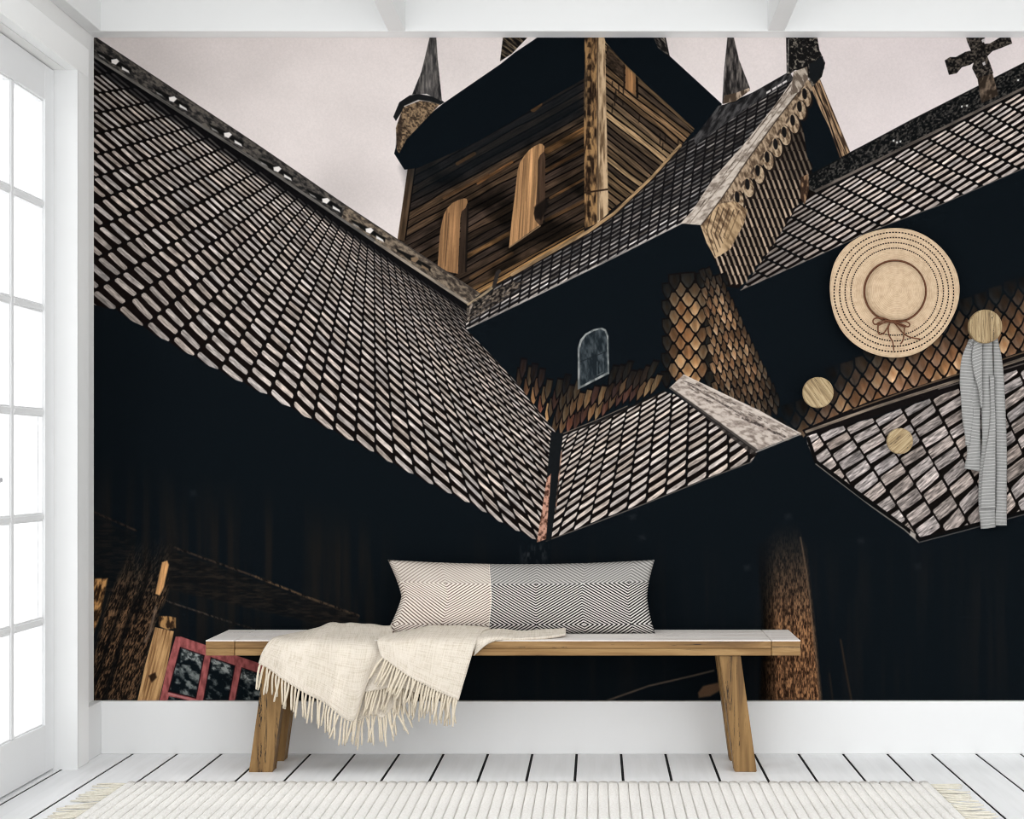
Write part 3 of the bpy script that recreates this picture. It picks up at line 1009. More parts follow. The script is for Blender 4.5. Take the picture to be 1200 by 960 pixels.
    put(rr[0], rr[1] * np.clip((YY[rr[0]] - 612) / 130, 0, 1) ** 1.2, fcol * side[..., None])
    for x in (905, 918, 928):
        line([(x, 700), (x + 2, 822)], 2.0, (28, 19, 15), .6, 1)
    line([(938, 630), (946, 676), (953, 740), (962, 822)], 1.5, (110, 88, 70), .6, .8)
    line([(985, 750), (992, 790), (998, 822)], 2, (58, 44, 34), .7, 1)
    line([(972, 790), (976, 822)], 1.6, (50, 38, 30), .6, 1)
    for (x, y) in [(923, 605), (1008, 634), (875, 665), (752, 630), (741, 606), (226, 578), (1075, 664)]:
        fill([(x - 3, y - 2), (x + 3, y - 3), (x + 4, y + 2), (x - 2, y + 3)], (46, 49, 52), .4, 2.5)
    # print grain
    cv[:] = cv * (1 + .045 * (grain - .5))[..., None] + (rs.rand(H, W, 1).astype(np.float32) - .5) * 3
    return np.clip(cv, 0, 255)
# ---------------------------------------------------------------- the room shell
XL = (110 - 700) * U * DM / D          # left wall surface
XB = (118 - 700) * U                   # face of the left baseboard
XC = -579 * U                          # face of the door casing
XD = -604.6 * U                        # inner face of the door leaf
XR = 3.30                              # the room runs on beyond the right of the view
ZB = EYE - (822 - 540) * U             # top of the baseboard
ZH = EYE + (540 - 44) * U * DM / D     # underside of the beams
ZC = 2.88                              # ceiling
YJ = 5.798                             # far door jamb
YN = 4.96                              # near door jamb
ZD = 2.447                             # head of the door opening
Y0 = -0.6
YW = 4.30                              # left wall and ceiling are built this near; the room is open to the daylight beyond

floor_ = struct(obj('floor', bx(-1.94, XR, Y0, DM, -.10, -.034), M_GAP))
pitch = 52.07 * U
x = (103 - 700) * U
first = True
edges = [-1.94]
while x < XR:
    edges.append(x)
    x += pitch
edges.append(XR)
for a, b in zip(edges[:-1], edges[1:]):
    if b - a < .02:
        continue
    w = (b - a) / 2 - .0048
    obj('plank', bx(-w, w, Y0, DM - .002, -.034, 0, bev=.0006), M_FLOOR, floor_, loc=((a + b) / 2, 0, 0))

for a in edges[1:-1]:
    obj('joint_filler', bx(a - .0046, a + .0046, Y0, DM - .002, -.02, -.0025), M_GAP, floor_)

struct(obj('wall_back', bx(XL - .15, XR, DM, DM + .12, -.06, ZC), M_WALL))
bm = bmesh.new()
box(bm, XL - .15, XL, YJ + .012, DM, -.06, ZC)
box(bm, XL - .15, XL, YN, YJ + .012, ZD, ZC)
box(bm, XL - .15, XL, YW, YN, -.06, ZC)
struct(obj('wall_left', bm, M_WALL))
struct(obj('wall_right_added', bx(XR, XR + .12, 3.4, DM + .12, -.10, ZC), M_WALL))  # out of view, added to hold back light from the right
struct(obj('ceiling', bx(XL - .15, XR, YW, DM + .12, ZC, ZC + .1), M_CEIL))
struct(obj('baseboard_back', bx(XB, XR, D, DM, 0, ZB, bev=.002), M_TRIM))
bm = bmesh.new()
box(bm, XL, XB, 5.928, DM, 0, ZB, bev=.002)
struct(obj('baseboard_left', bm, M_TRIM))
struct(obj('baseboard_left', bx(XL, XB, YW, YN - .13, 0, ZB, bev=.002), M_TRIM))
YHD = 6.033
struct(obj('trim_1', bx(XL, XR, YHD, DM, ZH, ZC, bev=.002), M_TRIM))
struct(obj('trim_2', bx(XL, (118 - 700) * U * YHD / D, YW, YHD, ZH, ZC, bev=.002), M_TRIM))
for i, px in enumerate((465, 909.5, 1354)):
    xc = (px - 700) * U * YHD / D
    struct(obj('trim_%d' % (3 + i), bx(xc - .031, xc + .031, YW, YHD, ZH, ZC, bev=.002), M_TRIM))

# door in the left wall: casing, frame, leaf with two columns of six panes
door = struct(empty('door_1', (XD, (YJ + YN) / 2, 0)))
ox, oy = XD, (YJ + YN) / 2


def dpart(name, bm, mat, parent=door):
    for v in bm.verts:
        v.co -= Vector((ox, oy, 0))
    return obj(name, bm, mat, parent)


bm = bmesh.new()
box(bm, XL, XC, YJ, 5.928, 0, ZD, bev=.003)
dpart('casing', bm, M_CASING)
dpart('casing', bx(XL, XC, YN - .13, YN, 0, ZD, bev=.003), M_CASING)
dpart('casing', bx(XL, XC, YN - .13, 5.928, ZD, ZD + .104, bev=.003), M_CASING)
dpart('jamb', bx(XL - .15, XC + .0004, YJ - .003, YJ + .0119, 0, ZD - .0001), M_TRIM)
dpart('threshold', bx(XL - .15, XD - .05, YN, YJ - .003, -.03, .004, bev=.001), M_DOOR)
T = .042
gy = [5.092, 5.380, 5.411, 5.699]          # glass edges across the leaf
gz0, gz1 = .171, 2.320
leaf_x0, leaf_x1 = XD - T, XD
for a, b in ((YN + .003, gy[0]), (gy[3], YJ - .006)):
    dpart('stile', bx(leaf_x0, leaf_x1, a, b, .006, ZD - .004, bev=.002), M_DOOR)
dpart('rail', bx(leaf_x0, leaf_x1, gy[0], gy[3], .006, gz0, bev=.002), M_DOOR)
dpart('rail', bx(leaf_x0, leaf_x1, gy[0], gy[3], gz1, ZD - .004, bev=.002), M_DOOR)
dpart('glazing_bar', bx(leaf_x0 + .006, leaf_x1 - .004, gy[1], gy[2], gz0, gz1, bev=.003), M_DOOR)
ph = (gz1 - gz0) / 6
bar = .020
for k in range(1, 6):
    z = gz0 + ph * k
    for a, b in ((gy[0], gy[1]), (gy[2], gy[3])):
        dpart('glazing_bar', bx(leaf_x0 + .006, leaf_x1 - .004, a, b, z - bar / 2, z + bar / 2, bev=.003), M_DOOR)
for k in range(6):
    z0, z1 = gz0 + ph * k + (bar / 2 if k else 0), gz0 + ph * (k + 1) - (bar / 2 if k < 5 else 0)
    for a, b in ((gy[0], gy[1]), (gy[2], gy[3])):
        p = dpart('pane', bx(leaf_x0 + .017, leaf_x0 + .021, a, b, z0, z1), M_GLASS)
        bm = bmesh.new()
        e = .005
        for (ya, yb, za, zb) in ((a, a + e, z0, z1), (b - e, b, z0, z1), (a + e, b - e, z0, z0 + e), (a + e, b - e, z1 - e, z1)):
            box(bm, leaf_x0 + .021, leaf_x1 - .008, ya, yb, za, zb)
        dpart('glazing_bead', bm, M_DOOR)
g_ = N('brushed_steel')
M_STEEL = g_.set((.55, .56, .58), .3, .5)
bm = bmesh.new()
tube(bm, [(XD, YN + .055, 1.02), (XD + .045, YN + .055, 1.02), (XD + .05, YN + .075, 1.02), (XD + .05, YN + .17, 1.02)], .009, 10)
box(bm, XD, XD + .006, YN + .03, YN + .08, .92, 1.10, bev=.002)
dpart('handle', bm, M_STEEL)

# ---------------------------------------------------------------- mural
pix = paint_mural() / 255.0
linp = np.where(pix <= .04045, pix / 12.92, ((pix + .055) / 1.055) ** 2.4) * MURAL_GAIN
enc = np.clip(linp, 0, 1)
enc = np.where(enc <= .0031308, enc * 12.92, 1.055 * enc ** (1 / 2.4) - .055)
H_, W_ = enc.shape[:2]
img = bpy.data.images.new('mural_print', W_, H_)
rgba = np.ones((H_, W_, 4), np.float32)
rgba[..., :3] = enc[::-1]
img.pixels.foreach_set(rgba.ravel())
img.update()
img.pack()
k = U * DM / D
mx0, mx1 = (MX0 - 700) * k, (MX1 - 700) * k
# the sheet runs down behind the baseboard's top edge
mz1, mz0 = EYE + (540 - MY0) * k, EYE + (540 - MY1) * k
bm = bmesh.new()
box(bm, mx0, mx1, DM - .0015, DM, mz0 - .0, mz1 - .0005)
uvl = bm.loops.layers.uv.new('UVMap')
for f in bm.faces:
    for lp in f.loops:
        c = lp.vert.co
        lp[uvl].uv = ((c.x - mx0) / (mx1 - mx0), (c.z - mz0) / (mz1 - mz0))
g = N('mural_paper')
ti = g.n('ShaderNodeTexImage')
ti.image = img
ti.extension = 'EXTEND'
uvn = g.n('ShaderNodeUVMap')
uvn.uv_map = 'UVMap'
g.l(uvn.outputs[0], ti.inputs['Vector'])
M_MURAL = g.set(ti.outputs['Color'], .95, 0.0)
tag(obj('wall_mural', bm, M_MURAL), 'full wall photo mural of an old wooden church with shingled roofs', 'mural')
# ---------------------------------------------------------------- bench
BF, BB = 5.738, 6.097
BX0, BX1 = (241 - 700) * U * BF / D, (938 - 700) * U * BF / D
ZT = EYE - (750.5 - 540) * U * BF / D
ZU = EYE - (768.5 - 540) * U * BF / D
cxb = (BX0 + BX1) / 2
bench = tag(empty('bench', (cxb, (BF + BB) / 2, 0)), 'long rustic oak bench with pale top and splayed legs against the mural', 'bench')
bo = Vector((cxb, (BF + BB) / 2, 0))


def bpart(name, bm, mat, center):
    c = Vector(center)
    for v in bm.verts:
        v.co -= c
    return obj(name, bm, mat, bench, loc=c - bo)


cap = .100
zm = (ZT + ZU) / 2 - .002
ys = [BF, BF + .125, BF + .245, BB]
for i in range(3):
    a, b = ys[i] + (.001 if i else 0), ys[i + 1] - .001
    c = (cxb, (a + b) / 2, ZT)
    bpart('plank', bx(BX0 + cap + .001, BX1 - cap - .001, a, b, zm + .0008, ZT - .004, bev=.0015), M_OAK_X, c)
    bpart('top_board', bx(BX0 + cap + .001, BX1 - cap - .001, a, b, ZT - .004, ZT, bev=.0012), M_TOP, c)  # thin layer carrying the sheen painted as pale colour
bpart('plank', bx(BX0 + cap + .001, BX1 - cap - .001, BF, BB, ZU, zm - .0008, bev=.0015), M_OAK_X, (cxb, BF, ZU))
for s in (0, 1):
    x0, x1 = (BX0, BX0 + cap - .001) if s == 0 else (BX1 - cap + .001, BX1)
    c = ((x0 + x1) / 2, BF, ZT)
    if s == 0:
        bpart('end_board', bx(x0, x1, BF, BB, zm + .0008, ZT - .004, bev=.0015), M_OAK_X, c)
        bpart('end_board', bx(x0, x1, BF, BB, ZU, zm - .0008, bev=.0015), M_OAK_X, (c[0] + .3, c[1], c[2]))
    else:
        bpart('end_board', bx(x0, x1, BF, BB, ZU, ZT - .004, bev=.0015), M_OAK_X, c)
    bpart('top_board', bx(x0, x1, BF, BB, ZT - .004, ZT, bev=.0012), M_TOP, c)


def leg(side, y0, y1):
    bm = bmesh.new()
    r = bmesh.ops.create_cube(bm, size=1)
    for v in r['verts']:
        top = v.co.z > 0
        inner = v.co.x < 0
        h = (.7493 if inner else .8233) if top else (.8027 if inner else .8796)
        v.co = Vector((cxb + side * h, y0 if v.co.y < 0 else y1, ZU - .001 if top else 0))
    bmesh.ops.bevel(bm, geom=list(bm.edges), offset=.0022, segments=2, affect='EDGES')
    return bpart('leg', bm, M_OAK_Z, (cxb + side * .81, (y0 + y1) / 2, ZU / 2))


for side in (-1, 1):
    leg(side, 5.749, 5.822)
    leg(side, 5.960, 6.030)
    bpart('stretcher', bx(cxb + side * .80 - .014, cxb + side * .80 + .014, 5.822, 5.960, .20, .26, bev=.002), M_OAK_Z, (cxb + side * .8, 5.89, .23))


# ---------------------------------------------------------------- pillow
def herring(name, dark, light, duty, fade):
    g = N(name)
    uv = g.n('ShaderNodeUVMap')
    uv.uv_map = 'UVMap'
    sp = g.n('ShaderNodeSeparateXYZ')
    g.l(uv.outputs[0], sp.inputs[0])          # uv in pillow centimetres / 100
    px, py = sp.outputs[0], sp.outputs[1]
    tx = g.math('PINGPONG', g.math('ADD', px, .114), .174)
    ty = g.math('PINGPONG', py, .151)
    ph = g.math('DIVIDE', g.math('ADD', g.math('MULTIPLY', tx, .56), ty), .0098)
    # gentle irregularity of the hand weave
    c = g.n('ShaderNodeCombineXYZ')
    g.l(px, c.inputs[0])
    g.l(py, c.inputs[1])
    nz = g.noise(c.outputs[0], 45, 3)
    fr = g.math('FRACT', g.math('ADD', ph, g.math('MULTIPLY', nz, .12)))
    s = g.math('ABSOLUTE', g.math('SUBTRACT', fr, .5))
    mask = g.math('SMOOTH_MIN', 1.0, g.math('MAXIMUM', 0.0, g.math('MULTIPLY', g.math('SUBTRACT', s, duty), 14.0)), .02)
    n2 = g.noise(c.outputs[0], 7, 2)
    top = g.math('MULTIPLY', g.math('GREATER_THAN', py, .151), .55)
    half = g.math('MULTIPLY', g.math('SUBTRACT', .5, mask), top)
    mask = g.math('ADD', mask, half)
    mk = g.math('MULTIPLY', mask, g.math('MULTIPLY_ADD', n2, fade, 1 - fade * .5))
    col = g.mix(mk, light, dark)
    g.bump(mask, .3, .001)
    return g.set(col, .95, .08)


M_BLACKWEAVE = herring('black_white_herringbone', lin(24, 23, 24), lin(204, 201, 196), .195, .06)
M_CREAMWEAVE = herring('cream_herringbone', lin(96, 76, 66), lin(226, 218, 207), .27, .45)
PXC, PYC, PW, PH = 610.0, 700.5, 157.0, 42.5
kp = U * 5.99 / D
pil_o = at(PXC, 743, 5.965)
pil_o.z = ZT
pillow = tag(empty('pillow', pil_o), 'long lumbar pillow with cream end and black and white herringbone on bench', 'pillow')


def pillow_pt(u, v, side):
    # outline: pinched sides, slightly hollow top
    wl, wr = PW - 17 * (1 - abs(v) ** 1.3), PW - 9 * (1 - abs(v) ** 1.5)
    X = (u * (wr if u > 0 else wl)) * kp
    zt = PH - 5.0 * (1 - abs(u) ** 2.0)
    zb = -PH
    Z = (zb + (zt - zb) * (v + 1) / 2 + PH) * kp
    puff = .074 * max(0, 1 - abs(u) ** 3.2) ** .55 * max(0, 1 - abs(v) ** 2.6) ** .55
    nz = noise.noise(Vector((u * 3.1, v * 1.7, side * 2.0))) * .006 * (1 - abs(u) ** 4) * (1 - v * v)
    crease = .012 * math.exp(-((u + .86) / .05) ** 2 - ((v + .05 - (u + .86) * 1.5) / .35) ** 2)
    Yd = side * (puff + nz - crease)
    lean = .30
    y = Yd * math.cos(lean) + Z * math.sin(lean) * .62
    z = Z - Yd * math.sin(lean) * .25
    return Vector((X, y, z))


seam_u = (573 - PXC) / PW


def pillow_panel(name, u0, u1, mat):
    bm = bmesh.new()
    uvl = bm.loops.layers.uv.new('UVMap')
    nu, nv = (26 if u1 - u0 < 1 else 50), 26
    for side in (-1, 1):
        grid = []
        for i in range(nu + 1):
            u = u0 + (u1 - u0) * i / nu
            grid.append([bm.verts.new(pillow_pt(u, -1 + 2 * j / nv, side)) for j in range(nv + 1)])
        for i in range(nu):
            for j in range(nv):
                f = bm.faces.new((grid[i][j], grid[i + 1][j], grid[i + 1][j + 1], grid[i][j + 1]))
                for lp, (a, b) in zip(f.loops, ((i, j), (i + 1, j), (i + 1, j + 1), (i, j + 1))):
                    u = u0 + (u1 - u0) * a / nu
                    v = -1 + 2 * b / nv
                    lp[uvl].uv = (u * PW * kp, (v + 1) * PH * kp - .034)
    bmesh.ops.remove_doubles(bm, verts=bm.verts, dist=.0004)
    return obj(name, bm, mat, pillow, smooth=True)


pc = pillow_panel('end_panel', -1, seam_u, M_CREAMWEAVE)
pc['label'] = 'cream woven end of the pillow'
pb = pillow_panel('main_panel', seam_u, 1, M_BLACKWEAVE)
pb['label'] = 'black and white herringbone part of the pillow'
# stitched seam between the two fabrics
bm = bmesh.new()
tube(bm, [pillow_pt(seam_u, -.98 + 1.96 * j / 24, -1) + Vector((0, -.0006, 0)) for j in range(25)], .0011, 6)
obj('seam', bm, M_CREAMWEAVE, pillow, smooth=True)

# ---------------------------------------------------------------- throw
throw_o = at(440, 760, 5.80)
throw = tag(empty('throw_blanket', throw_o), 'cream woven throw blanket with fringe draped over front of oak bench', 'blanket')


def cloth(name, cols, sub=8, thick=.004, ripple=0.0, seed=0, uvs=.35):
    """a smooth cloth surface through columns of (px, py, distance) points; returns its last row (the hem)"""
    C = [catmull([at(*p) for p in c], sub) for c in cols]
    rows = [catmull([c[r] for c in C], sub) for r in range(len(C[0]))]
    nr, nc = len(rows), len(rows[0])
    bm = bmesh.new()
    uvl = bm.loops.layers.uv.new('UVMap')
    V = []
    for r in range(nr):
        row = []
        for c in range(nc):
            p = rows[r][c].copy()
            t = r / (nr - 1)
            if ripple:
                w = math.sin(c / nc * 17 + seed + t * 1.4) * .6 + math.sin(c / nc * 29 + 2 * seed) * .25
                p.y -= ripple * (w + .85) * (.25 + .75 * t)
                p.z += ripple * .4 * w * (1 - t)
            p += Vector((0, -1, .4)) * noise.noise(p * 22 + Vector((seed, 0, 0))) * .0022
            row.append(bm.verts.new(p - throw_o))
        V.append(row)
    w = sum((rows[nr // 2][c + 1] - rows[nr // 2][c]).length for c in range(nc - 1))
    h = sum((rows[r + 1][nc // 2] - rows[r][nc // 2]).length for r in range(nr - 1))
    for r in range(nr - 1):
        for c in range(nc - 1):
            f = bm.faces.new((V[r][c], V[r][c + 1], V[r + 1][c + 1], V[r + 1][c]))
            for lp, (a, b) in zip(f.loops, ((r, c), (r, c + 1), (r + 1, c + 1), (r + 1, c))):
                lp[uvl].uv = (b / (nc - 1) * w * uvs / .35, a / (nr - 1) * h * uvs / .35)
    hem = [v.co + throw_o for v in V[-1]]
    o = obj(name, bm, M_THROW, throw, smooth=True)
    # give the cloth its thickness towards the back
    md = o.modifiers.new('thickness', 'SOLIDIFY')
    md.thickness = thick
    md.offset = 0
    return hem


hemA = cloth('main_flap', [
    [(348, 743.0, 5.90), (331, 746.0, 5.80), (319, 749.5, 5.730), (309, 763, 5.700), (304.5, 777, 5.695)],
    [(366, 736.5, 5.93), (352, 742, 5.82), (342, 752, 5.715), (336, 773, 5.690), (331, 795, 5.685)],
    [(388, 731.5, 5.95), (379, 739, 5.84), (371, 754, 5.705), (367, 783, 5.680), (361, 813, 5.675)],
    [(408, 729.5, 5.95), (406, 739, 5.85), (402, 756, 5.700), (396, 795, 5.672), (390, 830, 5.665)],
    [(432, 732.5, 5.95), (434, 741, 5.86), (430, 758, 5.705), (422, 800, 5.684), (414, 845, 5.680)],
    [(458, 732.0, 5.95), (460, 741, 5.86), (456, 757, 5.715), (441, 780, 5.700), (424, 812, 5.700)]], ripple=.017, seed=1.3)
hemC = cloth('inner_flap', [
    [(440, 762, 5.712), (432, 788, 5.708), (422.5, 812, 5.706)],
    [(458, 766, 5.708), (450, 790, 5.704), (444, 808.5, 5.702)],
    [(478, 770, 5.710), (470, 792, 5.706), (466, 805.5, 5.704)],
    [(505, 772, 5.714), (500, 795, 5.710), (495, 814, 5.708)],
    [(546, 772, 5.716), (541, 800, 5.714), (535, 824, 5.712)]], ripple=.004, seed=2.7)
hemD = cloth('inner_flap', [
    [(428, 806, 5.722), (424, 826, 5.720), (418, 846, 5.718)],
    [(444, 800, 5.720), (441, 820, 5.718), (437, 838, 5.716)],
    [(456, 798, 5.718), (452, 820, 5.716), (448, 841, 5.714)],
    [(466, 798, 5.718), (462, 815, 5.716), (459, 831, 5.714)],
    [(484, 798, 5.722), (479, 812, 5.720), (475, 823, 5.718)]], ripple=.003, seed=4.1)
hemB = cloth('folded_flap', [
    [(462, 743.0, 5.80), (449, 746, 5.735), (443, 751, 5.700), (444, 760, 5.682), (447.5, 770, 5.676)],
    [(482, 738.0, 5.88), (474, 742, 5.78), (466, 752, 5.694), (464, 766, 5.674), (464, 782, 5.668)],
    [(510, 733.5, 5.90), (506, 739, 5.80), (498, 752, 5.690), (492, 775, 5.668), (488, 797.5, 5.660)],
    [(541, 733.5, 5.90), (537, 740, 5.80), (528, 754, 5.697), (521, 783, 5.672), (515, 811, 5.665)],
    [(575, 736.0, 5.88), (565, 740, 5.80), (557, 756, 5.702), (547, 788, 5.682), (537.5, 821, 5.674)]], ripple=.007, seed=.4)
cloth('trailing_end', [
    [(566, 739.5, 5.86), (562, 744, 5.79), (557, 752, 5.728), (555, 769, 5.722)],
    [(585, 738.5, 5.87), (583, 742, 5.82), (581, 747, 5.745), (577, 751.5, 5.730)],
    [(612, 740.5, 5.88), (612, 742, 5.84), (611, 747, 5.775), (610, 749.5, 5.752)],
    [(640, 739.0, 5.89), (640, 741, 5.85), (640, 745.5, 5.80), (640, 747.3, 5.775)],
    [(663, 737.5, 5.90), (663, 739.5, 5.87), (663, 742.5, 5.84), (663, 744.0, 5.83)]], ripple=.002, seed=3.3, thick=.010)

# fringe: a handful of twisted strands, copied along the hems
strands = []
for q in range(9):
    bm = bmesh.new()
    pts = []
    bend, kink = random.uniform(-.008, .008), random.uniform(-.003, .003)
    for i in range(8):
        t = i / 7
        pts.append((bend * t * t + kink * math.sin(t * 5), random.uniform(-.001, .001) - .003 * math.sin(t * 3), -.085 * t))
    tube(bm, pts, [.0030, .0040, .0038, .0039, .0038, .0038, .0037, .0026], 7)
    strands.append(mesh_of(bm, 'tassel', M_YARN, True))


def fringe(hem, n, lean, length, seed, spread=.10, back=0.0):
    r = random.Random(seed)
    L = [0]
    for a, b in zip(hem[:-1], hem[1:]):
        L.append(L[-1] + (b - a).length)
    for i in range(n):
        s = L[-1] * (i + .5) / n
        j = max(k for k in range(len(L)) if L[k] <= s)
        j = min(j, len(hem) - 2)
        p = hem[j].lerp(hem[j + 1], (s - L[j]) / max(1e-6, L[j + 1] - L[j]))
        t = i / max(1, n - 1)
        ln = lean[0] + (lean[1] - lean[0]) * t + r.gauss(0, spread)
        o = link('tassel', strands[r.randrange(len(strands))], throw, p - throw_o + Vector((0, back, .002)))
        o.rotation_euler = (r.uniform(-.10, .05), ln, 0)
        k = length * r.uniform(.88, 1.12) / .085
        o.scale = (1, 1, k)


fringe(hemA, 36, (.05, .12), .088, 1, .09)
fringe(hemB, 29, (.42, .08), .088, 2, .06)
fringe(hemC, 34, (.22, -.05), .086, 3, .08)
fringe(hemD, 18, (.05, -.22), .096, 4, .14)

# ---------------------------------------------------------------- hat
HAT = at(1048, 342, 6.07)
HR = 76 * U * 6.07 / D


def straw(rings):
    g = N('woven_straw' + ('_brim' if rings else '_crown'))
    c = g.n('ShaderNodeTexCoord')
    sp = g.n('ShaderNodeSeparateXYZ')
    g.l(c.outputs['Object'], sp.inputs[0])
    x, z = sp.outputs[0], sp.outputs[2]
    r = g.math('SQRT', g.math('ADD', g.math('MULTIPLY', x, x), g.math('MULTIPLY', z, z)))
    th = g.math('ARCTAN2', z, x)
    braid = g.math('SINE', g.math('MULTIPLY', r, 2 * math.pi / .0062))
    n = g.noise(c.outputs['Object'], 60, 4)
    f = g.math('ADD', g.math('MULTIPLY', braid, .10), n)
    col = g.ramp(f, [(.25, lin(178, 153, 125)), (.55, lin(197, 172, 143)), (.85, lin(206, 184, 155))])
    if rings:
        dash = g.math('GREATER_THAN', g.math('SINE', g.math('MULTIPLY', th, 120)), -.45)
        tot = None
        for rr in (.672, .758, .840, .922):
            near = g.math('LESS_THAN', g.math('ABSOLUTE', g.math('SUBTRACT', r, rr * HR)), .0024)
            tot = near if tot is None else g.math('MAXIMUM', tot, near)
        col = g.mix(g.math('MULTIPLY', tot, dash), col, lin(26, 20, 17))
    g.bump(braid, .25, .001)
    return g.set(col, .85, .15)


hat = tag(empty('sun_hat', HAT), 'wide brimmed straw sun hat with brown cord bow hanging on the mural', 'hat')


def lathe(profile, n, wav=None):
    bm = bmesh.new()
    rings = []
    for r, y in profile:
        ring = []
        for k in range(n):
            a = 2 * math.pi * k / n
            rr, yy = (r, y) if not wav else wav(r, y, a)
            ring.append(bm.verts.new((rr * math.cos(a), yy, rr * math.sin(a))))
        rings.append(ring)
    for r0, r1 in zip(rings[:-1], rings[1:]):
        for k in range(n):
            bm.faces.new((r0[k], r0[(k + 1) % n], r1[(k + 1) % n], r1[k]))
    return bm, rings


def brim_wave(r, y, a):
    t = max(0, (r / HR - .46) / .54)
    out = 1 + .016 * t * math.sin(3 * a + .6) + .010 * t * math.sin(5 * a + 1.2)
    return r * out, y + t * t * .006 * math.sin(4 * a + 1.0)


pr = [(HR * (.455 + .545 * i / 20), -.012 + .020 * (i / 20)) for i in range(21)]
pr += [(HR * 1.003, .011), (HR * .997, .0135)] + [(HR * (.455 + .545 * i / 20), -.008 + .020 * (i / 20)) for i in range(20, -1, -1)]
bm, _ = lathe(pr, 128, brim_wave)
obj('brim', bm, straw(True), hat, smooth=True)
RC = HR * .462
pr = [(RC, -.010), (RC * .985, -.022), (RC * .955, -.033), (RC * .90, -.042), (RC * .80, -.048), (RC * .65, -.0515), (RC * .45, -.053), (RC * .25, -.0535), (RC * .02, -.0535)]
bm, rings = lathe(pr, 96)
bm.faces.new(rings[-1])
obj('crown', bm, straw(False), hat, smooth=True)
g = N('brown_cord')
M_CORD = g.set(g.mix(g.noise(g.coord(), 300, 2), lin(84, 52, 36), lin(116, 76, 54)), .8, .2)
bm = bmesh.new()
tube(bm, [((RC + .0030) * math.cos(2 * math.pi * k / 96), -.0150, (RC + .0030) * math.sin(2 * math.pi * k / 96)) for k in range(97)], .0034, 8)
obj('hat_cord', bm, M_CORD, hat, smooth=True)


def hp(px, py, y):
    k = U * (6.07 + y) / D
    return Vector(((px - 700) * k - HAT.x, y, EYE + (540 - py) * k - HAT.z))


bow = [
    [(1044, 375, -.022), (1035, 373, -.030), (1026, 373, -.034), (1023, 376, -.034), (1025, 380, -.032), (1033, 379, -.028), (1044, 376, -.022)],
    [(1044, 375, -.024), (1036, 376, -.034), (1028, 379, -.036), (1030, 381, -.034), (1036, 378, -.030), (1044, 376, -.024)],
    [(1045, 375, -.022), (1053, 376, -.030), (1062, 377, -.034), (1066, 380, -.034), (1064, 383, -.032), (1055, 380, -.028), (1046, 376, -.022)],
    [(1045, 375, -.024), (1054, 379, -.034), (1062, 382.5, -.035), (1058, 383, -.032), (1050, 379, -.028), (1045, 376, -.024)],
    [(1044, 376, -.024), (1040, 384, -.020), (1036, 390, -.018), (1031, 392, -.018), (1029, 388, -.020), (1029, 381, -.026)],
    [(1044, 376, -.024), (1041, 384, -.020), (1042, 393, -.018), (1046, 401, -.017), (1047.5, 411, -.016)],
    [(1060, 382, -.026), (1059.5, 390, -.020), (1058, 399, -.018), (1055, 403.5, -.017)],
    [(1046, 376, -.024), (1052, 383, -.020), (1058, 390, -.018), (1066, 395, -.017), (1079, 397.5, -.016)],
]
bm = bmesh.new()
for c in bow:
    tube(bm, catmull([hp(*p) for p in c], 6), .0027, 7)
bmesh.ops.create_uvsphere(bm, u_segments=12, v_segments=8, radius=.008, matrix=Matrix.Translation(hp(1045, 376, -.022)))
obj('bow', bm, M_CORD, hat, smooth=True)


# ---------------------------------------------------------------- wooden wall pegs
def knob(px, py, r_px, rot, label):
    d_face = 6.055
    c = at(px, py, d_face)
    r = r_px * U * d_face / D
    e = tag(empty('coat_peg', (c.x, DM - .0015, c.z)), label, 'peg', 'round oak pegs on the mural wall')
    off = d_face - (DM - .0015)
    bm, rings = lathe([(r * .02, off), (r * .9, off), (r * .97, off + .0015), (r, off + .005), (r, off + .019), (r * .97, off + .023), (r * .3, off + .024)], 56)
    bm.faces.new(rings[0])
    bm.faces.new(rings[-1])
    o = obj('disc', bm, M_PEG, e)
    o.rotation_euler = (0, rot, 0)
    bm, rings = lathe([(r * .34, off + .0235), (r * .34, -.004), (r * .5, -.002), (r * .5, 0)], 32)
    bm.faces.new(rings[0])
    bm.faces.new(rings[-1])
    obj('stem', bm, M_PEG, e, smooth=False)


knob(959, 460, 18.2, -.62, 'bare round oak wall peg just below left of the straw hat')
knob(1055, 517, 15.3, .85, 'smallest round oak wall peg, lowest, on the grey printed shingles')
knob(1155, 382.5, 19.8, 0, 'largest round oak wall peg, the one holding the grey scarf')


# ---------------------------------------------------------------- scarf
def scarf_cloth():
    g = N('grey_striped_linen')
    uv = g.n('ShaderNodeUVMap')
    uv.uv_map = 'UVMap'
    sp = g.n('ShaderNodeSeparateXYZ')
    g.l(uv.outputs[0], sp.inputs[0])
    s = g.math('FRACT', g.math('DIVIDE', sp.outputs[1], .0118))
    st = g.math('LESS_THAN', s, .2)
    n = g.noise(uv.outputs[0], 120, 3)
    base = g.mix(n, lin(128, 128, 127), lin(149, 148, 146))
    col = g.mix(st, base, lin(180, 180, 177))
    g.bump(g.noise(uv.outputs[0], 500, 2), .2, .001)
    return g.set(col, .95, .08)


M_SCARF = scarf_cloth()
sc_o = at(1155, 400, 6.08)
scarf = tag(empty('scarf', sc_o), 'light grey scarf with thin white stripes hanging from the largest oak peg', 'scarf')


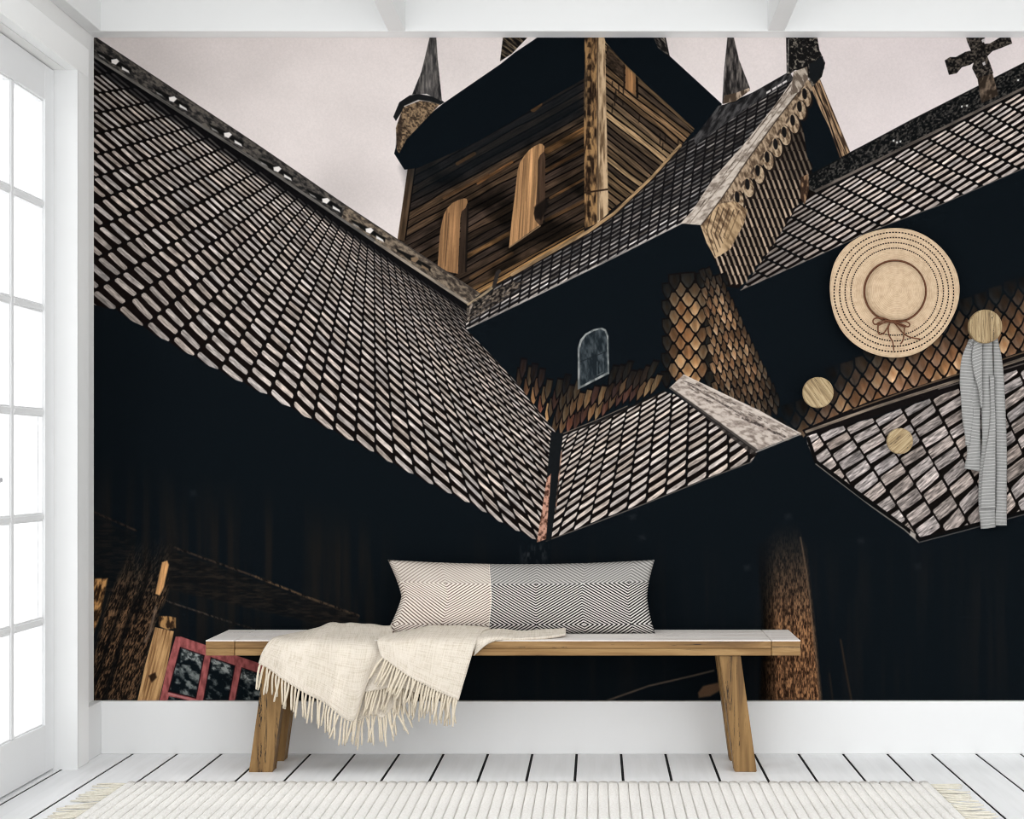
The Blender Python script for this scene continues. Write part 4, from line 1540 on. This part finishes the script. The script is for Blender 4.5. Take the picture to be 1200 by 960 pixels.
def band(left, right, d0, bulge, skew=0.0):
    """one hanging fold: edges given as (px, py), cross-section bulging to the room"""
    A = catmull([at(x, y, d0) for x, y in left], 8)
    B = catmull([at(x, y, d0) for x, y in right], 8)
    bm = bmesh.new()
    uvl = bm.loops.layers.uv.new('UVMap')
    nw = 10
    V = []
    for i, (a, b) in enumerate(zip(A, B)):
        row = []
        for j in range(nw + 1):
            t = j / nw
            p = a.lerp(b, t)
            p.y -= .6 * bulge * math.sin(math.pi * t) ** .7 + .0012 * math.sin(i * .35 + j)
            row.append(bm.verts.new(p - sc_o))
        V.append(row)
    acc = 0
    for i in range(len(V) - 1):
        h = ((A[i + 1] - A[i]).length + (B[i + 1] - B[i]).length) / 2
        for j in range(nw):
            f = bm.faces.new((V[i][j], V[i + 1][j], V[i + 1][j + 1], V[i][j + 1]))
            for lp, (q, w) in zip(f.loops, ((0, j), (1, j), (1, j + 1), (0, j + 1))):
                lp[uvl].uv = (w / nw * .06, acc + q * h + skew * w / nw)
        acc += h
    o = obj('fold', bm, M_SCARF, scarf, smooth=True)
    md = o.modifiers.new('thickness', 'SOLIDIFY')
    md.thickness = .003
    md.offset = 1
    return o


band([(1150, 394), (1140, 412), (1130, 432), (1127.5, 470), (1131, 505), (1133, 530), (1130, 549)], [(1152, 396), (1150, 415), (1149, 435), (1149, 470), (1149, 510), (1150, 530), (1149, 553)], 6.104, .016, .006)
band([(1136, 398), (1127, 420), (1125, 445), (1126, 465), (1128, 490), (1131, 510), (1132, 522)], [(1143, 398), (1141, 420), (1142, 445), (1141, 465), (1140, 490), (1138, 510), (1136, 522)], 6.098, .008, -.004)
band([(1143, 396), (1139, 415), (1141, 435), (1145, 450), (1148, 462), (1149.5, 478)], [(1151, 396), (1150.5, 415), (1150.5, 435), (1150.5, 450), (1150.5, 462), (1150.5, 478)], 6.086, .006, .014)
band([(1151, 396), (1150, 425), (1150.5, 470), (1151, 520), (1148, 555), (1147, 590), (1150, 620)], [(1163, 396), (1163, 425), (1164, 470), (1166, 520), (1166, 555), (1166, 590), (1166, 618)], 6.102, .018, .001)
band([(1164, 396), (1165, 425), (1165, 470), (1167, 520), (1167, 555), (1167, 590), (1166.5, 616)], [(1168, 396), (1174, 425), (1177, 470), (1179, 520), (1179, 555), (1179, 590), (1179, 616)], 6.100, .015, -.002)
band([(1160, 440), (1161, 470), (1160, 500), (1155, 530), (1151.5, 552), (1150, 575), (1149, 596)], [(1164.5, 440), (1165, 470), (1166, 500), (1166, 530), (1166, 552), (1166, 575), (1166, 596)], 6.087, .008, .003)
# the short tucked end under the knob
band([(1147, 390), (1140, 396), (1134, 405)], [(1150, 394), (1143, 399), (1136, 407)], 6.092, .004)

# ---------------------------------------------------------------- rug
RX0, RX1, RY0, RY1 = -496 * U, 349.5 * U, 3.75, 5.493
g = N('rug_wool')
v = g.coord((1, .35, 1))
f = g.noise(v, 160, 4, .7)
M_RUG = g.set(g.ramp(f, [(.3, lin(232, 229, 223)), (.55, lin(244, 242, 238)), (.8, lin(249, 248, 245))]), .97, .06)
g.bump(f, .8, .006)
rug = tag(empty('rug', ((RX0 + RX1) / 2, (RY0 + RY1) / 2, 0)), 'cream ribbed wool rug with fringed short ends on white floorboards', 'rug')
ro = Vector(((RX0 + RX1) / 2, (RY0 + RY1) / 2, 0))
bm = bx(RX0, RX1, RY0, RY1, 0, .007)
for v_ in bm.verts:
    v_.co -= ro
obj('backing', bm, M_RUG, rug)
nrib = 80
rw = (RX1 - RX0) / nrib
bm = bmesh.new()
prof = [(-.485, .0), (-.455, .0105), (-.32, .0135), (0, .0145), (.32, .0135), (.455, .0105), (.485, .0)]
ny = 40
V = []
for i in range(ny + 1):
    y = (RY0 - ro.y) + (RY1 - RY0) * i / ny
    V.append([bm.verts.new((a * rw + noise.noise(Vector((y * 9, a, 0))) * .0012, y, h + .004 + (noise.noise(Vector((y * 14, a * 4, 3))) * .0014 if h else 0))) for a, h in prof])
for i in range(ny):
    for j in range(len(prof) - 1):
        bm.faces.new((V[i][j], V[i][j + 1], V[i + 1][j + 1], V[i + 1][j]))
bm.faces.new(V[0])
bm.faces.new(V[-1])
rib = mesh_of(bm, 'rib', M_RUG, True)
for i in range(nrib):
    o = link('rib', rib, rug, (RX0 + rw * (i + .5) - ro.x, 0, 0))
    if i % 2:
        o.rotation_euler = (0, 0, math.pi)
yarns = []
for q in range(7):
    bm = bmesh.new()
    bend, wob = random.uniform(-.012, .012), random.uniform(-.004, .004)
    tube(bm, [(.105 * t, bend * t * t + wob * math.sin(5 * t), .0062 + .004 * (1 - t) ** 2 + .002 * math.sin(3 * t + q)) for t in [i / 6 for i in range(7)]], [.0034, .0038, .0036, .0034, .0034, .0032, .0022], 7)
    yarns.append(mesh_of(bm, 'tassel', M_RUGYARN, True))
r = random.Random(8)
for side, xx in ((-1, RX0), (1, RX1)):
    y = RY0 + .02
    while y < RY1 - .01:
        o = link('tassel', yarns[r.randrange(7)], rug, (xx - ro.x, y - ro.y, r.uniform(-.001, .001)))
        o.rotation_euler = (0, 0, (math.pi if side < 0 else 0) + r.gauss(0, .08))
        o.scale = (r.uniform(.8, 1.08), 1, 1)
        y += r.choice((.012, .016, .034, .046))
